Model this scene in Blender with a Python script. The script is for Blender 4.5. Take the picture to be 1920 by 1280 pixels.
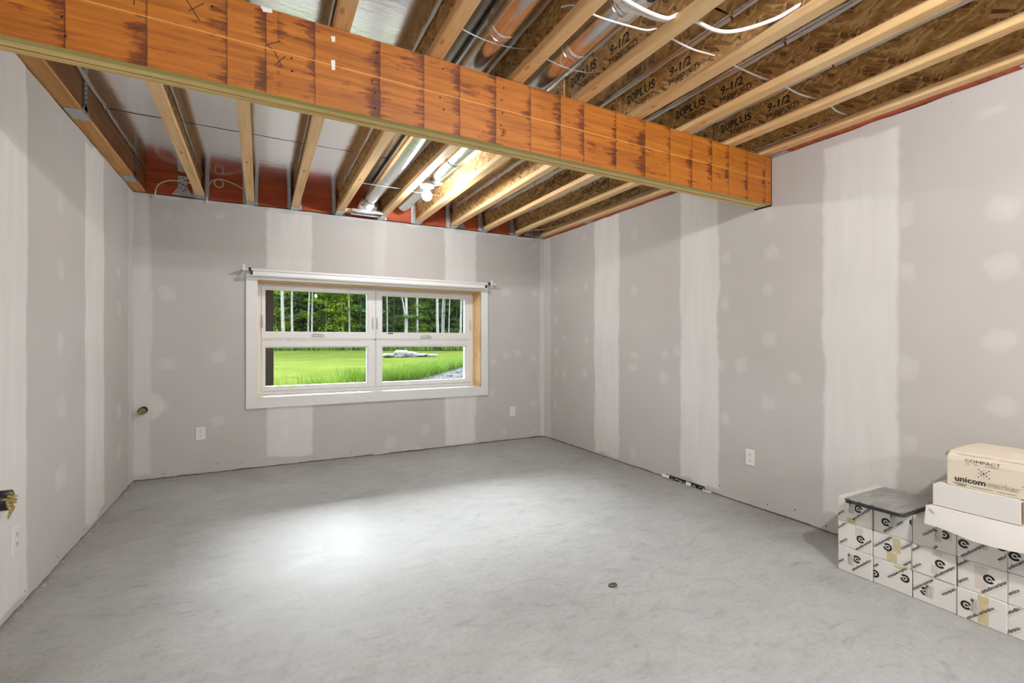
import bpy, bmesh, math, random
import numpy as np
from mathutils import Vector, Matrix

random.seed(7)
rng = np.random.default_rng(11)
for o in list(bpy.data.objects):
    bpy.data.objects.remove(o, do_unlink=True)
scene = bpy.context.scene
col = scene.collection

# ------------------------------------------------------------------ camera
cam_data = bpy.data.cameras.new('camera')
cam = bpy.data.objects.new('camera', cam_data)
col.objects.link(cam)
cam_data.sensor_width = 36.0
cam_data.lens = 893.0 / 1920.0 * 36.0
cam_data.shift_y = -2.0 / 1920.0
cam_data.clip_start = 0.02
cam_data.clip_end = 400
cam.location = (0, 0, 1.19)
cam.rotation_euler = (math.radians(90), 0, math.radians(-27.86))
scene.camera = cam

# ------------------------------------------------------------------ world, sun, exposure
world = bpy.data.worlds.new('world')
scene.world = world
world.use_nodes = True
bg = world.node_tree.nodes['Background']
bg.inputs['Color'].default_value = (0.80, 0.90, 1.0, 1)
bg.inputs['Strength'].default_value = 6.5

sun_data = bpy.data.lights.new('hazy_sun', 'SUN')
sun_data.energy = 25.0
sun_data.angle = math.radians(27)
sun_data.color = (0.93, 0.97, 1.0)
sun = bpy.data.objects.new('hazy_sun', sun_data)
col.objects.link(sun)
sun.rotation_euler = (math.radians(90 - 26), 0, math.radians(180))   # shines towards -y, 26 degrees high
sun.location = (0, 40, 30)

BULB = 1900.0            # radiance of a bare bulb
vs = scene.view_settings
scene.display_settings.display_device = 'sRGB'
vs.view_transform = 'Standard'
vs.look = 'None'
vs.gamma = 1.0
vs.use_curve_mapping = False
vs.exposure = 0.13

# ------------------------------------------------------------------ materials
def lin(c):
    return tuple((v / 12.92 if v <= 0.04045 else ((v + 0.055) / 1.055) ** 2.4) for v in [x / 255.0 for x in c])

class NT:
    def __init__(self, name):
        self.m = bpy.data.materials.new(name)
        self.m.use_nodes = True
        self.t = self.m.node_tree
        self.b = self.t.nodes['Principled BSDF']
        self.out = self.t.nodes['Material Output']
        self._co = None
    def n(self, typ, **kw):
        nd = self.t.nodes.new(typ)
        for k, v in kw.items():
            if isinstance(k, str) and k.startswith('i_'):
                nd.inputs[k[2:].replace('_', ' ')].default_value = v
            else:
                setattr(nd, k, v)
        return nd
    def l(self, a, b):
        self.t.links.new(a, b)
    def co(self, scale=(1, 1, 1), rot=(0, 0, 0), gen='Object'):
        tc = self.n('ShaderNodeTexCoord')
        mp = self.n('ShaderNodeMapping')
        mp.inputs['Scale'].default_value = scale
        mp.inputs['Rotation'].default_value = rot
        self.l(tc.outputs[gen], mp.inputs['Vector'])
        return mp.outputs['Vector']
    def noise(self, vec, scale, detail=4, rough=0.55, dist=0):
        nd = self.n('ShaderNodeTexNoise')
        nd.inputs['Scale'].default_value = scale
        nd.inputs['Detail'].default_value = detail
        nd.inputs['Roughness'].default_value = rough
        nd.inputs['Distortion'].default_value = dist
        self.l(vec, nd.inputs['Vector'])
        return nd.outputs['Fac']
    def ramp(self, fac, stops):
        nd = self.n('ShaderNodeValToRGB')
        els = nd.color_ramp.elements
        while len(els) < len(stops):
            els.new(0.5)
        for e, (p, c) in zip(els, stops):
            e.position = p
            e.color = tuple(c) + ((1,) if len(c) == 3 else ())
        self.l(fac, nd.inputs['Fac'])
        return nd.outputs['Color']
    def mix(self, fac, a, b, mode='MIX'):
        nd = self.n('ShaderNodeMix', data_type='RGBA', blend_type=mode)
        for sock, v in ((nd.inputs[0], fac), (nd.inputs[6], a), (nd.inputs[7], b)):
            if isinstance(v, (int, float)):
                sock.default_value = v
            elif isinstance(v, tuple):
                sock.default_value = v + (1,) if len(v) == 3 else v
            else:
                self.l(v, sock)
        return nd.outputs[2]
    def math(self, op, a, b=None, c=None):
        nd = self.n('ShaderNodeMath', operation=op)
        for i, v in enumerate((a, b, c)):
            if v is None:
                continue
            if isinstance(v, (int, float)):
                nd.inputs[i].default_value = v
            else:
                self.l(v, nd.inputs[i])
        return nd.outputs[0]
    def bump(self, h, strength=0.3, dist=0.002):
        nd = self.n('ShaderNodeBump')
        nd.inputs['Strength'].default_value = strength
        nd.inputs['Distance'].default_value = dist
        self.l(h, nd.inputs['Height'])
        self.l(nd.outputs['Normal'], self.b.inputs['Normal'])
    def set(self, color=None, rough=None, metal=None, **kw):
        for k, v in (('Base Color', color), ('Roughness', rough), ('Metallic', metal)):
            if v is None:
                continue
            if isinstance(v, (int, float)):
                self.b.inputs[k].default_value = v
            elif isinstance(v, tuple):
                self.b.inputs[k].default_value = v + (1,)
            else:
                self.l(v, self.b.inputs[k])
        return self

M = {}
def plain(name, rgb, rough=0.5, metal=0.0, var=0.06, scale=8.0, bump=0.0):
    k = NT(name)
    c = lin(rgb)
    v = k.noise(k.co(), scale, 4)
    lo = tuple(x * (1 - var) for x in c)
    hi = tuple(min(1, x * (1 + var)) for x in c)
    k.set(k.ramp(v, [(0.3, lo), (0.7, hi)]), rough, metal)
    if bump:
        k.bump(k.noise(k.co(), scale * 6, 3), bump, 0.002)
    M[name] = k.m
    return k.m

def m_drywall():
    k = NT('drywall')
    at = k.n('ShaderNodeAttribute', attribute_name='mud')
    co = k.co()
    n1 = k.noise(co, 1.6, 4)
    paper = k.ramp(n1, [(0.3, lin((189, 186, 182))), (0.7, lin((195, 192, 189)))])
    n2 = k.noise(k.co((1, 1, 0.15)), 14, 4)
    mud = k.ramp(n2, [(0.3, lin((214, 213, 210))), (0.7, lin((222, 221, 218)))])
    fl = k.noise(k.co((1, 1, 3)), 60, 3)
    fac = k.math('MULTIPLY', at.outputs['Fac'], k.math('MULTIPLY_ADD', fl, 0.25, 0.86))
    cl = k.n('ShaderNodeClamp')
    k.l(fac, cl.inputs[0])
    k.set(k.mix(cl.outputs[0], paper, mud), 0.9)
    k.b.inputs['Specular IOR Level'].default_value = 0.15
    k.bump(k.noise(co, 120, 3), 0.12, 0.001)
    M['drywall'] = k.m
m_drywall()

def m_concrete():
    k = NT('concrete')
    co = k.co()
    big = k.noise(co, 0.9, 5, 0.6, 0.4)
    c1 = k.ramp(big, [(0.3, lin((168, 169, 168))), (0.7, lin((188, 190, 190)))])
    sw = k.noise(k.co((2.2, 4.2, 1), (0, 0, 0.5)), 3.2, 8, 0.68, 0.6)
    c2 = k.ramp(sw, [(0.28, (0.74, 0.735, 0.73)), (0.44, (0.95, 0.95, 0.95)), (0.56, (1, 1, 1)), (0.74, (1.10, 1.10, 1.10))])
    c = k.mix(1.0, c1, c2, 'MULTIPLY')
    sc = k.noise(k.co((1.5, 7.0, 1), (0, 0, -0.75)), 5.0, 7, 0.72, 0.9)
    c3 = k.ramp(sc, [(0.0, (1, 1, 1)), (0.60, (1, 1, 1)), (0.68, (0.74, 0.735, 0.73)), (0.76, (0.96, 0.96, 0.96))])
    c = k.mix(0.9, c, c3, 'MULTIPLY')
    fine = k.noise(co, 45, 5, 0.7)
    c4 = k.ramp(fine, [(0.25, (0.76, 0.76, 0.755)), (0.48, (1, 1, 1)), (0.8, (1.08, 1.08, 1.08))])
    c = k.mix(0.8, c, c4, 'MULTIPLY')
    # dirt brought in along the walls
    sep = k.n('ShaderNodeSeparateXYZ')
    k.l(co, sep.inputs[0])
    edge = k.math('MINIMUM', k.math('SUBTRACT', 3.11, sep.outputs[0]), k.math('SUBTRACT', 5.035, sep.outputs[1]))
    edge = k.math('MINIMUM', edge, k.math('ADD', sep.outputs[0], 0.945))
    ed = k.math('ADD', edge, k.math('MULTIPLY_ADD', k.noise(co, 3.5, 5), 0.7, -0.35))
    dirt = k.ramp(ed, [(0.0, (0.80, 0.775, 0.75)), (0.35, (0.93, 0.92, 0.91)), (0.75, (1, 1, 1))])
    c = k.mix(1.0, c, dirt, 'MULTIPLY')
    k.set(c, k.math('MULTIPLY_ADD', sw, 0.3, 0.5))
    k.b.inputs['Specular IOR Level'].default_value = 0.25
    k.bump(k.noise(co, 30, 6, 0.7), 0.15, 0.003)
    M['concrete'] = k.m
m_concrete()

def m_osb():
    k = NT('osb')
    layers = []
    for rot, sc in ((0.4, (1, 11, 75)), (-0.55, (1, 12, 80)), (1.2, (1, 12, 60))):
        vo = k.n('ShaderNodeTexVoronoi')
        vo.inputs['Scale'].default_value = 1.0
        vo.inputs['Randomness'].default_value = 1.0
        mp = k.n('ShaderNodeMapping')
        mp.inputs['Scale'].default_value = sc
        tc = k.n('ShaderNodeTexCoord')
        rt = k.n('ShaderNodeMapping')
        rt.inputs['Rotation'].default_value = (rot, 0, 0)
        k.l(tc.outputs['Object'], rt.inputs['Vector'])
        k.l(rt.outputs['Vector'], mp.inputs['Vector'])
        k.l(mp.outputs['Vector'], vo.inputs['Vector'])
        s = k.n('ShaderNodeSeparateColor')
        k.l(vo.outputs['Color'], s.inputs[0])
        layers.append(s.outputs[0])
    sel = k.math('GREATER_THAN', layers[2], 0.5)
    f = k.math('ADD', k.math('MULTIPLY', layers[0], sel), k.math('MULTIPLY', layers[1], k.math('SUBTRACT', 1.0, sel)))
    f = k.math('ADD', k.math('MULTIPLY', f, 0.8), k.math('MULTIPLY', layers[2], 0.2))
    c = k.ramp(f, [(0.04, lin((104, 68, 32))), (0.16, lin((154, 112, 62))), (0.55, lin((186, 142, 84))), (0.9, lin((216, 180, 122)))])
    g = k.noise(k.co((1, 10, 110)), 2.0, 4)
    c = k.mix(0.7, c, k.ramp(g, [(0.3, (0.68, 0.64, 0.6)), (0.58, (1.1, 1.1, 1.08))]), 'MULTIPLY')
    k.set(c, 0.75)
    k.bump(f, 0.3, 0.002)
    M['osb'] = k.m
m_osb()

def m_wood(name, dark, mid, light, axis, scale=3.0, rough=0.6, knots=True, stain=0.0):
    k = NT(name)
    sc = [26, 26, 26]
    sc[axis] = 1.1
    g = k.noise(k.co(tuple(sc)), scale * 0.4, 6, 0.65, 0.6)
    c = k.ramp(g, [(0.28, lin(dark)), (0.5, lin(mid)), (0.72, lin(light))])
    b = k.noise(k.co(), 2.3, 3)
    c = k.mix(0.6, c, k.ramp(b, [(0.3, (0.86, 0.84, 0.8)), (0.7, (1.08, 1.08, 1.08))]), 'MULTIPLY')
    if knots:
        s2 = [11, 11, 11]
        s2[axis] = 4.5
        vo = k.n('ShaderNodeTexVoronoi')
        vo.inputs['Scale'].default_value = 1.0
        k.l(k.co(tuple(s2)), vo.inputs['Vector'])
        c = k.mix(0.75, c, k.ramp(vo.outputs['Distance'], [(0.0, (0.42, 0.28, 0.16)), (0.10, (0.55, 0.4, 0.25)), (0.16, (1, 1, 1))]), 'MULTIPLY')
    if stain:
        s = k.noise(k.co(), 5.0, 5, 0.7)
        c = k.mix(stain, c, k.ramp(s, [(0.38, (0.5, 0.45, 0.42)), (0.55, (1, 1, 1))]), 'MULTIPLY')
    k.set(c, rough)
    k.bump(g, 0.15, 0.001)
    M[name] = k.m
m_wood('pine_flange', (208, 164, 108), (230, 190, 136), (243, 214, 168), 1)
m_wood('pine_jamb', (214, 170, 112), (230, 189, 131), (240, 206, 154), 2, knots=True)
m_wood('red_rim', (150, 58, 26), (184, 80, 38), (204, 104, 54), 0, knots=False, stain=0.4)
m_wood('header_wood', (118, 76, 40), (148, 98, 54), (170, 118, 70), 1, knots=False, stain=0.5)
m_wood('header_edge', (176, 120, 60), (200, 142, 78), (216, 164, 98), 1, knots=False)
m_lvl_edges = (((150, 136, 72), (186, 168, 94), (206, 190, 120)), ((196, 168, 92), (230, 204, 130), (246, 232, 184)), ((180, 148, 80), (222, 188, 116), (242, 216, 156)))
m_wood('post_wood', (34, 18, 8), (46, 26, 12), (56, 34, 16), 2, knots=False)

def m_lvl_edge(name, dark, mid, light):
    k = NT(name)
    g = k.noise(k.co((0.5, 150, 1)), 1.0, 3, 0.6, 0.1)
    h = k.noise(k.co((5, 60, 60)), 1.0, 4, 0.7)
    c = k.ramp(g, [(0.3, lin(dark)), (0.5, lin(mid)), (0.7, lin(light))])
    c = k.mix(0.5, c, k.ramp(h, [(0.3, (0.7, 0.68, 0.62)), (0.55, (1.05, 1.05, 1.05))]), 'MULTIPLY')
    k.set(c, 0.6)
    M[name] = k.m
for i_, cs_ in enumerate(m_lvl_edges):
    m_lvl_edge('lvl_edge_%d' % i_, *cs_)

def m_lvl_face():
    k = NT('lvl_face')
    co = k.co()
    sep = k.n('ShaderNodeSeparateXYZ')
    k.l(co, sep.inputs[0])
    x, z = sep.outputs[0], sep.outputs[2]
    g = k.noise(k.co((1.6, 10, 40)), 1.4, 6, 0.65, 0.5)
    c = k.ramp(g, [(0.28, lin((136, 74, 12))), (0.5, lin((168, 97, 18))), (0.72, lin((186, 116, 30)))])
    big = k.noise(co, 3.0, 3)
    c = k.mix(0.55, c, k.ramp(big, [(0.3, (0.85, 0.82, 0.8)), (0.7, (1.08, 1.08, 1.1))]), 'MULTIPLY')
    # veneer scarf joints: irregular vertical lines with ragged dark resin on one side
    wob = k.math('MULTIPLY_ADD', k.noise(k.co((0, 0, 1)), 8, 2), 0.01, -0.005)
    w = k.math('ADD', k.math('MULTIPLY', k.math('ADD', x, wob), 5.3), 3.7)
    vo = k.n('ShaderNodeTexVoronoi', voronoi_dimensions='1D', feature='DISTANCE_TO_EDGE')
    vo.inputs['Scale'].default_value = 1.0
    vo.inputs['Randomness'].default_value = 0.75
    k.l(w, vo.inputs['W'])
    line = k.ramp(vo.outputs['Distance'], [(0.0, (0.2, 0.11, 0.05)), (0.006, (0.35, 0.2, 0.1)), (0.017, (1, 1, 1))])
    c = k.mix(0.8, c, line, 'MULTIPLY')
    vf = k.n('ShaderNodeTexVoronoi', voronoi_dimensions='1D', feature='F1')
    vf.inputs['Scale'].default_value = 1.0
    vf.inputs['Randomness'].default_value = 0.75
    k.l(w, vf.inputs['W'])
    dpos = k.math('SUBTRACT', w, vf.outputs['W'])            # signed distance from the cell's centre
    rag = k.noise(k.co((9, 6, 70)), 1.0, 5, 0.75)
    patch = k.noise(k.co((4, 4, 9)), 1.0, 4, 0.6)
    near = k.math('SUBTRACT', 0.36, vo.outputs['Distance'])
    side = k.math('GREATER_THAN', dpos, 0.0)
    st = k.math('MULTIPLY', k.math('MULTIPLY', near, side), 1.7)
    st = k.math('ADD', st, k.math('MULTIPLY_ADD', rag, 2.2, -1.1))
    st = k.math('ADD', st, k.math('MULTIPLY_ADD', patch, 2.6, -1.5))
    c = k.mix(1.0, c, k.ramp(st, [(0.10, (1, 1, 1)), (0.26, (0.62, 0.5, 0.4)), (0.5, (0.3, 0.22, 0.16))]), 'MULTIPLY')
    # snapped glue line
    zl = k.math('ABSOLUTE', k.math('SUBTRACT', z, 2.292))
    c = k.mix(k.ramp(zl, [(0.0, (0.6, 0.6, 0.6)), (0.0022, (0.5, 0.5, 0.5)), (0.0035, (0, 0, 0))]), c, lin((232, 176, 92)))
    k.set(c, 0.55)
    k.bump(g, 0.15, 0.001)
    M['lvl_face'] = k.m
m_lvl_face()

def m_foil():
    k = NT('foil')
    a = k.noise(k.co((1, 1, 1)), 90, 2)
    b = k.noise(k.co((1, 2.5, 1)), 7, 3)
    h = k.math('ADD', k.math('MULTIPLY', a, 0.12), b)
    k.set((0.86, 0.86, 0.87), 0.17, 1.0)
    k.bump(h, 0.10, 0.012)
    M['foil'] = k.m
    k = NT('foil_lip')
    k.set((0.88, 0.88, 0.88), 0.3, 1.0)
    k.bump(k.noise(k.co((4, 1, 4)), 40, 4), 0.8, 0.006)
    M['foil_lip'] = k.m
m_foil()

def m_galv(name, c, rough, bump=0.1):
    k = NT(name)
    v = k.noise(k.co(), 22, 3)
    k.set(k.ramp(v, [(0.3, tuple(x * 0.86 for x in c)), (0.7, c)]), k.math('MULTIPLY_ADD', v, 0.18, rough), 1.0)
    k.bump(k.noise(k.co(), 9, 2), bump, 0.004)
    M[name] = k.m
m_galv('galvanized', (0.72, 0.74, 0.75), 0.14)
m_galv('bracket_steel', (0.56, 0.59, 0.61), 0.32, 0.05)

plain('white_trim', (224, 224, 221), 0.35, var=0.02)
plain('vinyl', (226, 226, 224), 0.35, var=0.015)
plain('outlet_plastic', (228, 226, 222), 0.3, var=0.015)
plain('black_plastic', (18, 18, 18), 0.4)
plain('dark_gap', (46, 36, 28), 0.9, var=0.3, scale=30)
plain('sill_plate', (128, 110, 92), 0.9, var=0.3, scale=14)
plain('black_print', (34, 31, 29), 0.8, var=0.1, scale=40)
plain('grey_print', (128, 122, 112), 0.8, var=0.1, scale=40)
plain('carton_white', (222, 219, 214), 0.85, var=0.03, scale=5)
plain('carton_cream', (218, 207, 188), 0.85, var=0.03, scale=5)
plain('carton_raw', (150, 122, 92), 0.9, var=0.1, scale=20)
plain('sticker_paper', (206, 199, 192), 0.6, var=0.06, scale=60)
plain('packing_tape', (206, 190, 150), 0.25, var=0.12, scale=25)
plain('pale_tape', (208, 200, 192), 0.3, var=0.06, scale=25)
plain('cable_white', (224, 220, 214), 0.45, var=0.03, scale=30)
plain('cable_cream', (222, 206, 190), 0.5, var=0.03, scale=30)
plain('handle_grey', (204, 203, 200), 0.35, var=0.02)
plain('porcelain', (232, 231, 228), 0.25, var=0.01)
plain('pipe_black', (26, 26, 32), 0.35, var=0.15)
plain('fibre', (168, 150, 96), 0.95, var=0.4, scale=70, bump=0.8)
plain('paper_torn', (186, 180, 172), 0.9, var=0.12, scale=40, bump=0.4)
plain('sheet_dark', (62, 64, 64), 0.3, var=0.15)
plain('concrete_wall', (130, 128, 124), 0.9, var=0.12)
plain('rubber_brown', (96, 82, 50), 0.6, var=0.15, scale=50)
plain('boulder', (104, 101, 98), 0.9, var=0.25, scale=3, bump=0.6)
plain('gravel_grey', (84, 82, 83), 0.9, var=0.4, scale=9)

def m_marble():
    k = NT('marble_sheet')
    v = k.noise(k.co((1, 2, 1)), 7, 7, 0.65, 1.0)
    k.set(k.ramp(v, [(0.3, lin((112, 112, 110))), (0.5, lin((146, 146, 143))), (0.7, lin((176, 176, 172)))]), 0.28)
    M['marble_sheet'] = k.m
m_marble()

def m_glass():
    k = NT('pane_glass')
    tr = k.n('ShaderNodeBsdfTransparent')
    tr.inputs['Color'].default_value = (0.97, 0.985, 0.98, 1)
    gl = k.n('ShaderNodeBsdfGlossy')
    gl.inputs['Roughness'].default_value = 0.0
    fr = k.n('ShaderNodeFresnel')
    fr.inputs['IOR'].default_value = 1.22
    mx = k.n('ShaderNodeMixShader')
    k.l(fr.outputs[0], mx.inputs[0])
    k.l(tr.outputs[0], mx.inputs[1])
    k.l(gl.outputs[0], mx.inputs[2])
    k.l(mx.outputs[0], k.out.inputs['Surface'])
    M['pane_glass'] = k.m
m_glass()

def m_bulb(name, f):
    k = NT(name)
    k.b.inputs['Base Color'].default_value = (1, 1, 1, 1)
    k.b.inputs['Emission Color'].default_value = (0.975, 0.985, 1.0, 1)
    k.b.inputs['Emission Strength'].default_value = BULB * f
    M[name] = k.m
m_bulb('bulb_glow', 0.41)
m_bulb('bulb_glow_bright', 1.25)

def m_leaf(name, c1, c2, tr=0.45):
    k = NT(name)
    oi = k.n('ShaderNodeObjectInfo')
    v = k.noise(k.co(), 1.3, 4)
    v = k.math('ADD', v, k.math('MULTIPLY_ADD', oi.outputs['Random'], 0.2, -0.1))
    c = k.ramp(v, [(0.3, lin(c1)), (0.7, lin(c2))])
    k.set(c, 0.6)
    tl = k.n('ShaderNodeBsdfTranslucent')
    k.l(c, tl.inputs['Color'])
    mx = k.n('ShaderNodeMixShader')
    mx.inputs[0].default_value = tr
    k.l(k.b.outputs[0], mx.inputs[1])
    k.l(tl.outputs[0], mx.inputs[2])
    k.l(mx.outputs[0], k.out.inputs['Surface'])
    M[name] = k.m
m_leaf('leaf_maple', (86, 118, 20), (138, 160, 30), 0.5)
m_leaf('leaf_spruce', (34, 66, 26), (72, 106, 44), 0.4)
m_leaf('leaf_alder', (52, 90, 26), (96, 128, 46), 0.45)
m_leaf('grass_tall', (40, 76, 8), (96, 122, 26), 0.3)

def m_lawn():
    k = NT('lawn')
    co = k.co()
    a = k.noise(co, 0.35, 5, 0.65)
    b = k.noise(k.co((1, 0.6, 1)), 9, 5, 0.75)
    f = k.math('ADD', k.math('MULTIPLY', a, 0.5), k.math('MULTIPLY', b, 0.5))
    k.set(k.ramp(f, [(0.33, (0.040, 0.066, 0.006)), (0.5, (0.076, 0.098, 0.018)), (0.66, (0.120, 0.124, 0.046))]), 0.9)
    k.b.inputs['Specular IOR Level'].default_value = 0.0
    k.bump(b, 0.6, 0.05)
    M['lawn'] = k.m
m_lawn()

def m_birch():
    k = NT('birch_bark')
    v = k.noise(k.co((3, 3, 1.5)), 3.0, 5, 0.7)
    k.set(k.ramp(v, [(0.30, lin((64, 56, 52))), (0.42, lin((124, 118, 114))), (0.7, lin((150, 146, 142)))]), 0.8)
    M['birch_bark'] = k.m
m_birch()
plain('grey_bark', (84, 74, 66), 0.9, var=0.25, scale=4)
plain('deck_wood', (70, 50, 32), 0.8, var=0.15)
plain('house_siding', (120, 112, 104), 0.8)

# ------------------------------------------------------------------ mesh helpers
class MB:
    """collects boxes, tubes and loose polygons; build() makes ONE mesh object"""
    def __init__(self):
        self.v, self.f, self.mi, self.sm = [], [], [], []
    def add(self, vs, fs, mi=0, smooth=False):
        o = len(self.v)
        self.v += [tuple(p) for p in vs]
        for f in fs:
            self.f.append(tuple(i + o for i in f))
            self.mi.append(mi)
            self.sm.append(smooth)
        return self
    def box(self, x0, x1, y0, y1, z0, z1, mi=0, bottom=None):
        vs = [(x, y, z) for z in (z0, z1) for y in (y0, y1) for x in (x0, x1)]
        fs = [(0, 2, 3, 1), (4, 5, 7, 6), (0, 1, 5, 4), (2, 6, 7, 3), (0, 4, 6, 2), (1, 3, 7, 5)]
        self.add(vs, fs[1:], mi)
        self.add(vs, fs[:1], mi if bottom is None else bottom)
        return self
    def bbox(self, x0, x1, y0, y1, z0, z1, b=0.003, mi=0):
        """box with chamfered edges"""
        bm = bmesh.new()
        bmesh.ops.create_cube(bm, size=1.0)
        for v in bm.verts:
            v.co = Vector(((x0 + x1) / 2 + v.co.x * (x1 - x0), (y0 + y1) / 2 + v.co.y * (y1 - y0), (z0 + z1) / 2 + v.co.z * (z1 - z0)))
        bmesh.ops.bevel(bm, geom=list(bm.edges), offset=b, segments=2, affect='EDGES', profile=0.5)
        self.bm(bm, mi)
        return self
    def bm(self, bm, mi=0, smooth=False):
        bm.verts.index_update()
        self.add([v.co[:] for v in bm.verts], [[v.index for v in f.verts] for f in bm.faces], mi, smooth)
        bm.free()
        return self
    def tube(self, pts, r, n=10, mi=0, caps=True, closed=False):
        pts = [Vector(p) for p in pts]
        rs = r if isinstance(r, (list, tuple)) else [r] * len(pts)
        rings = []
        ref = None
        for i, p in enumerate(pts):
            a = pts[(i - 1) % len(pts)] if (closed or i > 0) else pts[i]
            b = pts[(i + 1) % len(pts)] if (closed or i < len(pts) - 1) else pts[i]
            t = (b - a).normalized()
            if ref is None:
                ref = Vector((0, 0, 1)) if abs(t.z) < 0.9 else Vector((1, 0, 0))
            u = (ref - t * ref.dot(t))
            if u.length < 1e-5:
                u = t.orthogonal()
            u.normalize()
            w = t.cross(u)
            ref = u
            rings.append([p + (u * math.cos(2 * math.pi * j / n) + w * math.sin(2 * math.pi * j / n)) * rs[i] for j in range(n)])
        vs = [q for rg in rings for q in rg]
        fs = []
        m = len(rings)
        for i in range(m if closed else m - 1):
            k = (i + 1) % m
            for j in range(n):
                fs.append((i * n + j, i * n + (j + 1) % n, k * n + (j + 1) % n, k * n + j))
        self.add(vs, fs, mi, True)
        if caps and not closed:
            self.add(rings[0], [tuple(range(n))[::-1]], mi)
            self.add(rings[-1], [tuple(range(n))], mi)
        return self
    def lathe(self, prof, c, n=24, mi=0, axis='z'):
        vs, fs = [], []
        for (r, h) in prof:
            for j in range(n):
                a = 2 * math.pi * j / n
                p = (r * math.cos(a), r * math.sin(a), h)
                if axis == 'y':
                    p = (p[0], p[2], p[1])
                elif axis == 'x':
                    p = (p[2], p[0], p[1])
                vs.append((c[0] + p[0], c[1] + p[1], c[2] + p[2]))
        for i in range(len(prof) - 1):
            for j in range(n):
                fs.append((i * n + j, i * n + (j + 1) % n, (i + 1) * n + (j + 1) % n, (i + 1) * n + j))
        self.add(vs, fs, mi, True)
        return self
    def mesh(self, name, mats):
        me = bpy.data.meshes.new(name)
        me.from_pydata(self.v, [], self.f)
        for m in (mats if isinstance(mats, (list, tuple)) else [mats]):
            me.materials.append(M[m] if isinstance(m, str) else m)
        me.polygons.foreach_set('material_index', self.mi)
        me.polygons.foreach_set('use_smooth', self.sm)
        me.update()
        return me
    def build(self, name, mats, parent=None):
        return link(name, self.mesh(name, mats), parent)

def link(name, me, parent=None):
    o = bpy.data.objects.new(name, me)
    col.objects.link(o)
    if parent is not None:
        o.parent = parent
        o.matrix_parent_inverse = parent.matrix_basis.inverted()
    return o
def tag(o, label=None, cat=None, group=None, kind=None):
    if label: o['label'] = label
    if cat: o['category'] = cat
    if group: o['group'] = group
    if kind: o['kind'] = kind
    return o
def thing(name, label, cat, loc=(0, 0, 0), group=None, kind=None):
    o = bpy.data.objects.new(name, None)
    o.empty_display_size = 0.05
    col.objects.link(o)
    o.location = loc
    return tag(o, label, cat, group, kind)
def structure(name, loc=(0, 0, 0)):
    o = bpy.data.objects.new(name, None)
    o.empty_display_size = 0.05
    col.objects.link(o)
    o.location = loc
    o['kind'] = 'structure'
    return o

_text = {}
def text_geo(body, size, bold=0.0):
    key = (body, bold)
    if key not in _text:
        cu = bpy.data.curves.new('lettering_curve', 'FONT')
        cu.body = body
        cu.size = 1.0
        cu.resolution_u = 2
        cu.offset = bold
        cu.align_x = 'CENTER'
        cu.align_y = 'CENTER'
        ob = bpy.data.objects.new('lettering_curve', cu)
        me = bpy.data.meshes.new_from_object(ob)
        vs = [(v.co.x, v.co.y) for v in me.vertices]
        fs = [tuple(p.vertices) for p in me.polygons]
        bpy.data.objects.remove(ob)
        bpy.data.meshes.remove(me)
        bpy.data.curves.remove(cu)
        _text[key] = (vs, fs)
    vs, fs = _text[key]
    return [(x * size, y * size) for x, y in vs], fs

class Flat:
    """flat print on an upright face seen from -x: a runs to the viewer's right (-y), b runs up"""
    def __init__(self):
        self.v, self.f = [], []
    def poly(self, vs, fs, a=0, b=0, ang=0):
        o = len(self.v)
        c, s = math.cos(ang), math.sin(ang)
        self.v += [(a + x * c - y * s, b + x * s + y * c) for x, y in vs]
        self.f += [tuple(i + o for i in f) for f in fs]
    def text(self, body, size, a, b, ang=0, bold=0.0, sx=1.0):
        vs, fs = text_geo(body, size, bold)
        self.poly([(x * sx, y) for x, y in vs], fs, a, b, ang)
    def rect(self, a, b, w, h, ang=0):
        self.poly([(-w / 2, -h / 2), (w / 2, -h / 2), (w / 2, h / 2), (-w / 2, h / 2)], [(0, 1, 2, 3)], a, b, ang)
    def disc(self, a, b, r, n=10):
        self.poly([(r * math.cos(2 * math.pi * i / n), r * math.sin(2 * math.pi * i / n)) for i in range(n)], [tuple(range(n))], a, b)
    def arc(self, a, b, r0, r1, t0, t1, ang=0, n=20):
        vs, fs = [], []
        for i in range(n + 1):
            t = math.radians(t0 + (t1 - t0) * i / n)
            vs += [(r0 * math.cos(t), r0 * math.sin(t)), (r1 * math.cos(t), r1 * math.sin(t))]
        for i in range(n):
            fs.append((2 * i, 2 * i + 1, 2 * i + 3, 2 * i + 2))
        self.poly(vs, fs, a, b, ang)
    def clip(self, a0, a1, b0, b1):
        bm = bmesh.new()
        vv = [bm.verts.new((x, y, 0)) for x, y in self.v]
        for f in self.f:
            try:
                bm.faces.new([vv[i] for i in f])
            except ValueError:
                pass
        for co, no in (((a0, 0, 0), (-1, 0, 0)), ((a1, 0, 0), (1, 0, 0)), ((0, b0, 0), (0, -1, 0)), ((0, b1, 0), (0, 1, 0))):
            bmesh.ops.bisect_plane(bm, geom=bm.verts[:] + bm.edges[:] + bm.faces[:], plane_co=co, plane_no=no, clear_outer=True)
        bm.verts.index_update()
        self.v = [(v.co.x, v.co.y) for v in bm.verts]
        self.f = [tuple(v.index for v in f.verts) for f in bm.faces]
        bm.free()
        return self
    def build(self, name, mat, x, parent):
        mb = MB()
        mb.add([(x, -a, b) for a, b in self.v], self.f)
        return mb.build(name, mat, parent)

# ------------------------------------------------------------------ dimensions
L, R, B, REAR, H = -0.945, 3.11, 5.035, -4.5, 2.44
JB = 2.446                    # underside of the joists
JT = JB + 0.241
FOIL = JT - 0.0385
WX0, WX1, WZ0, WZ1 = -0.022, 2.25, 0.66, 1.755    # window opening

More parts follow.
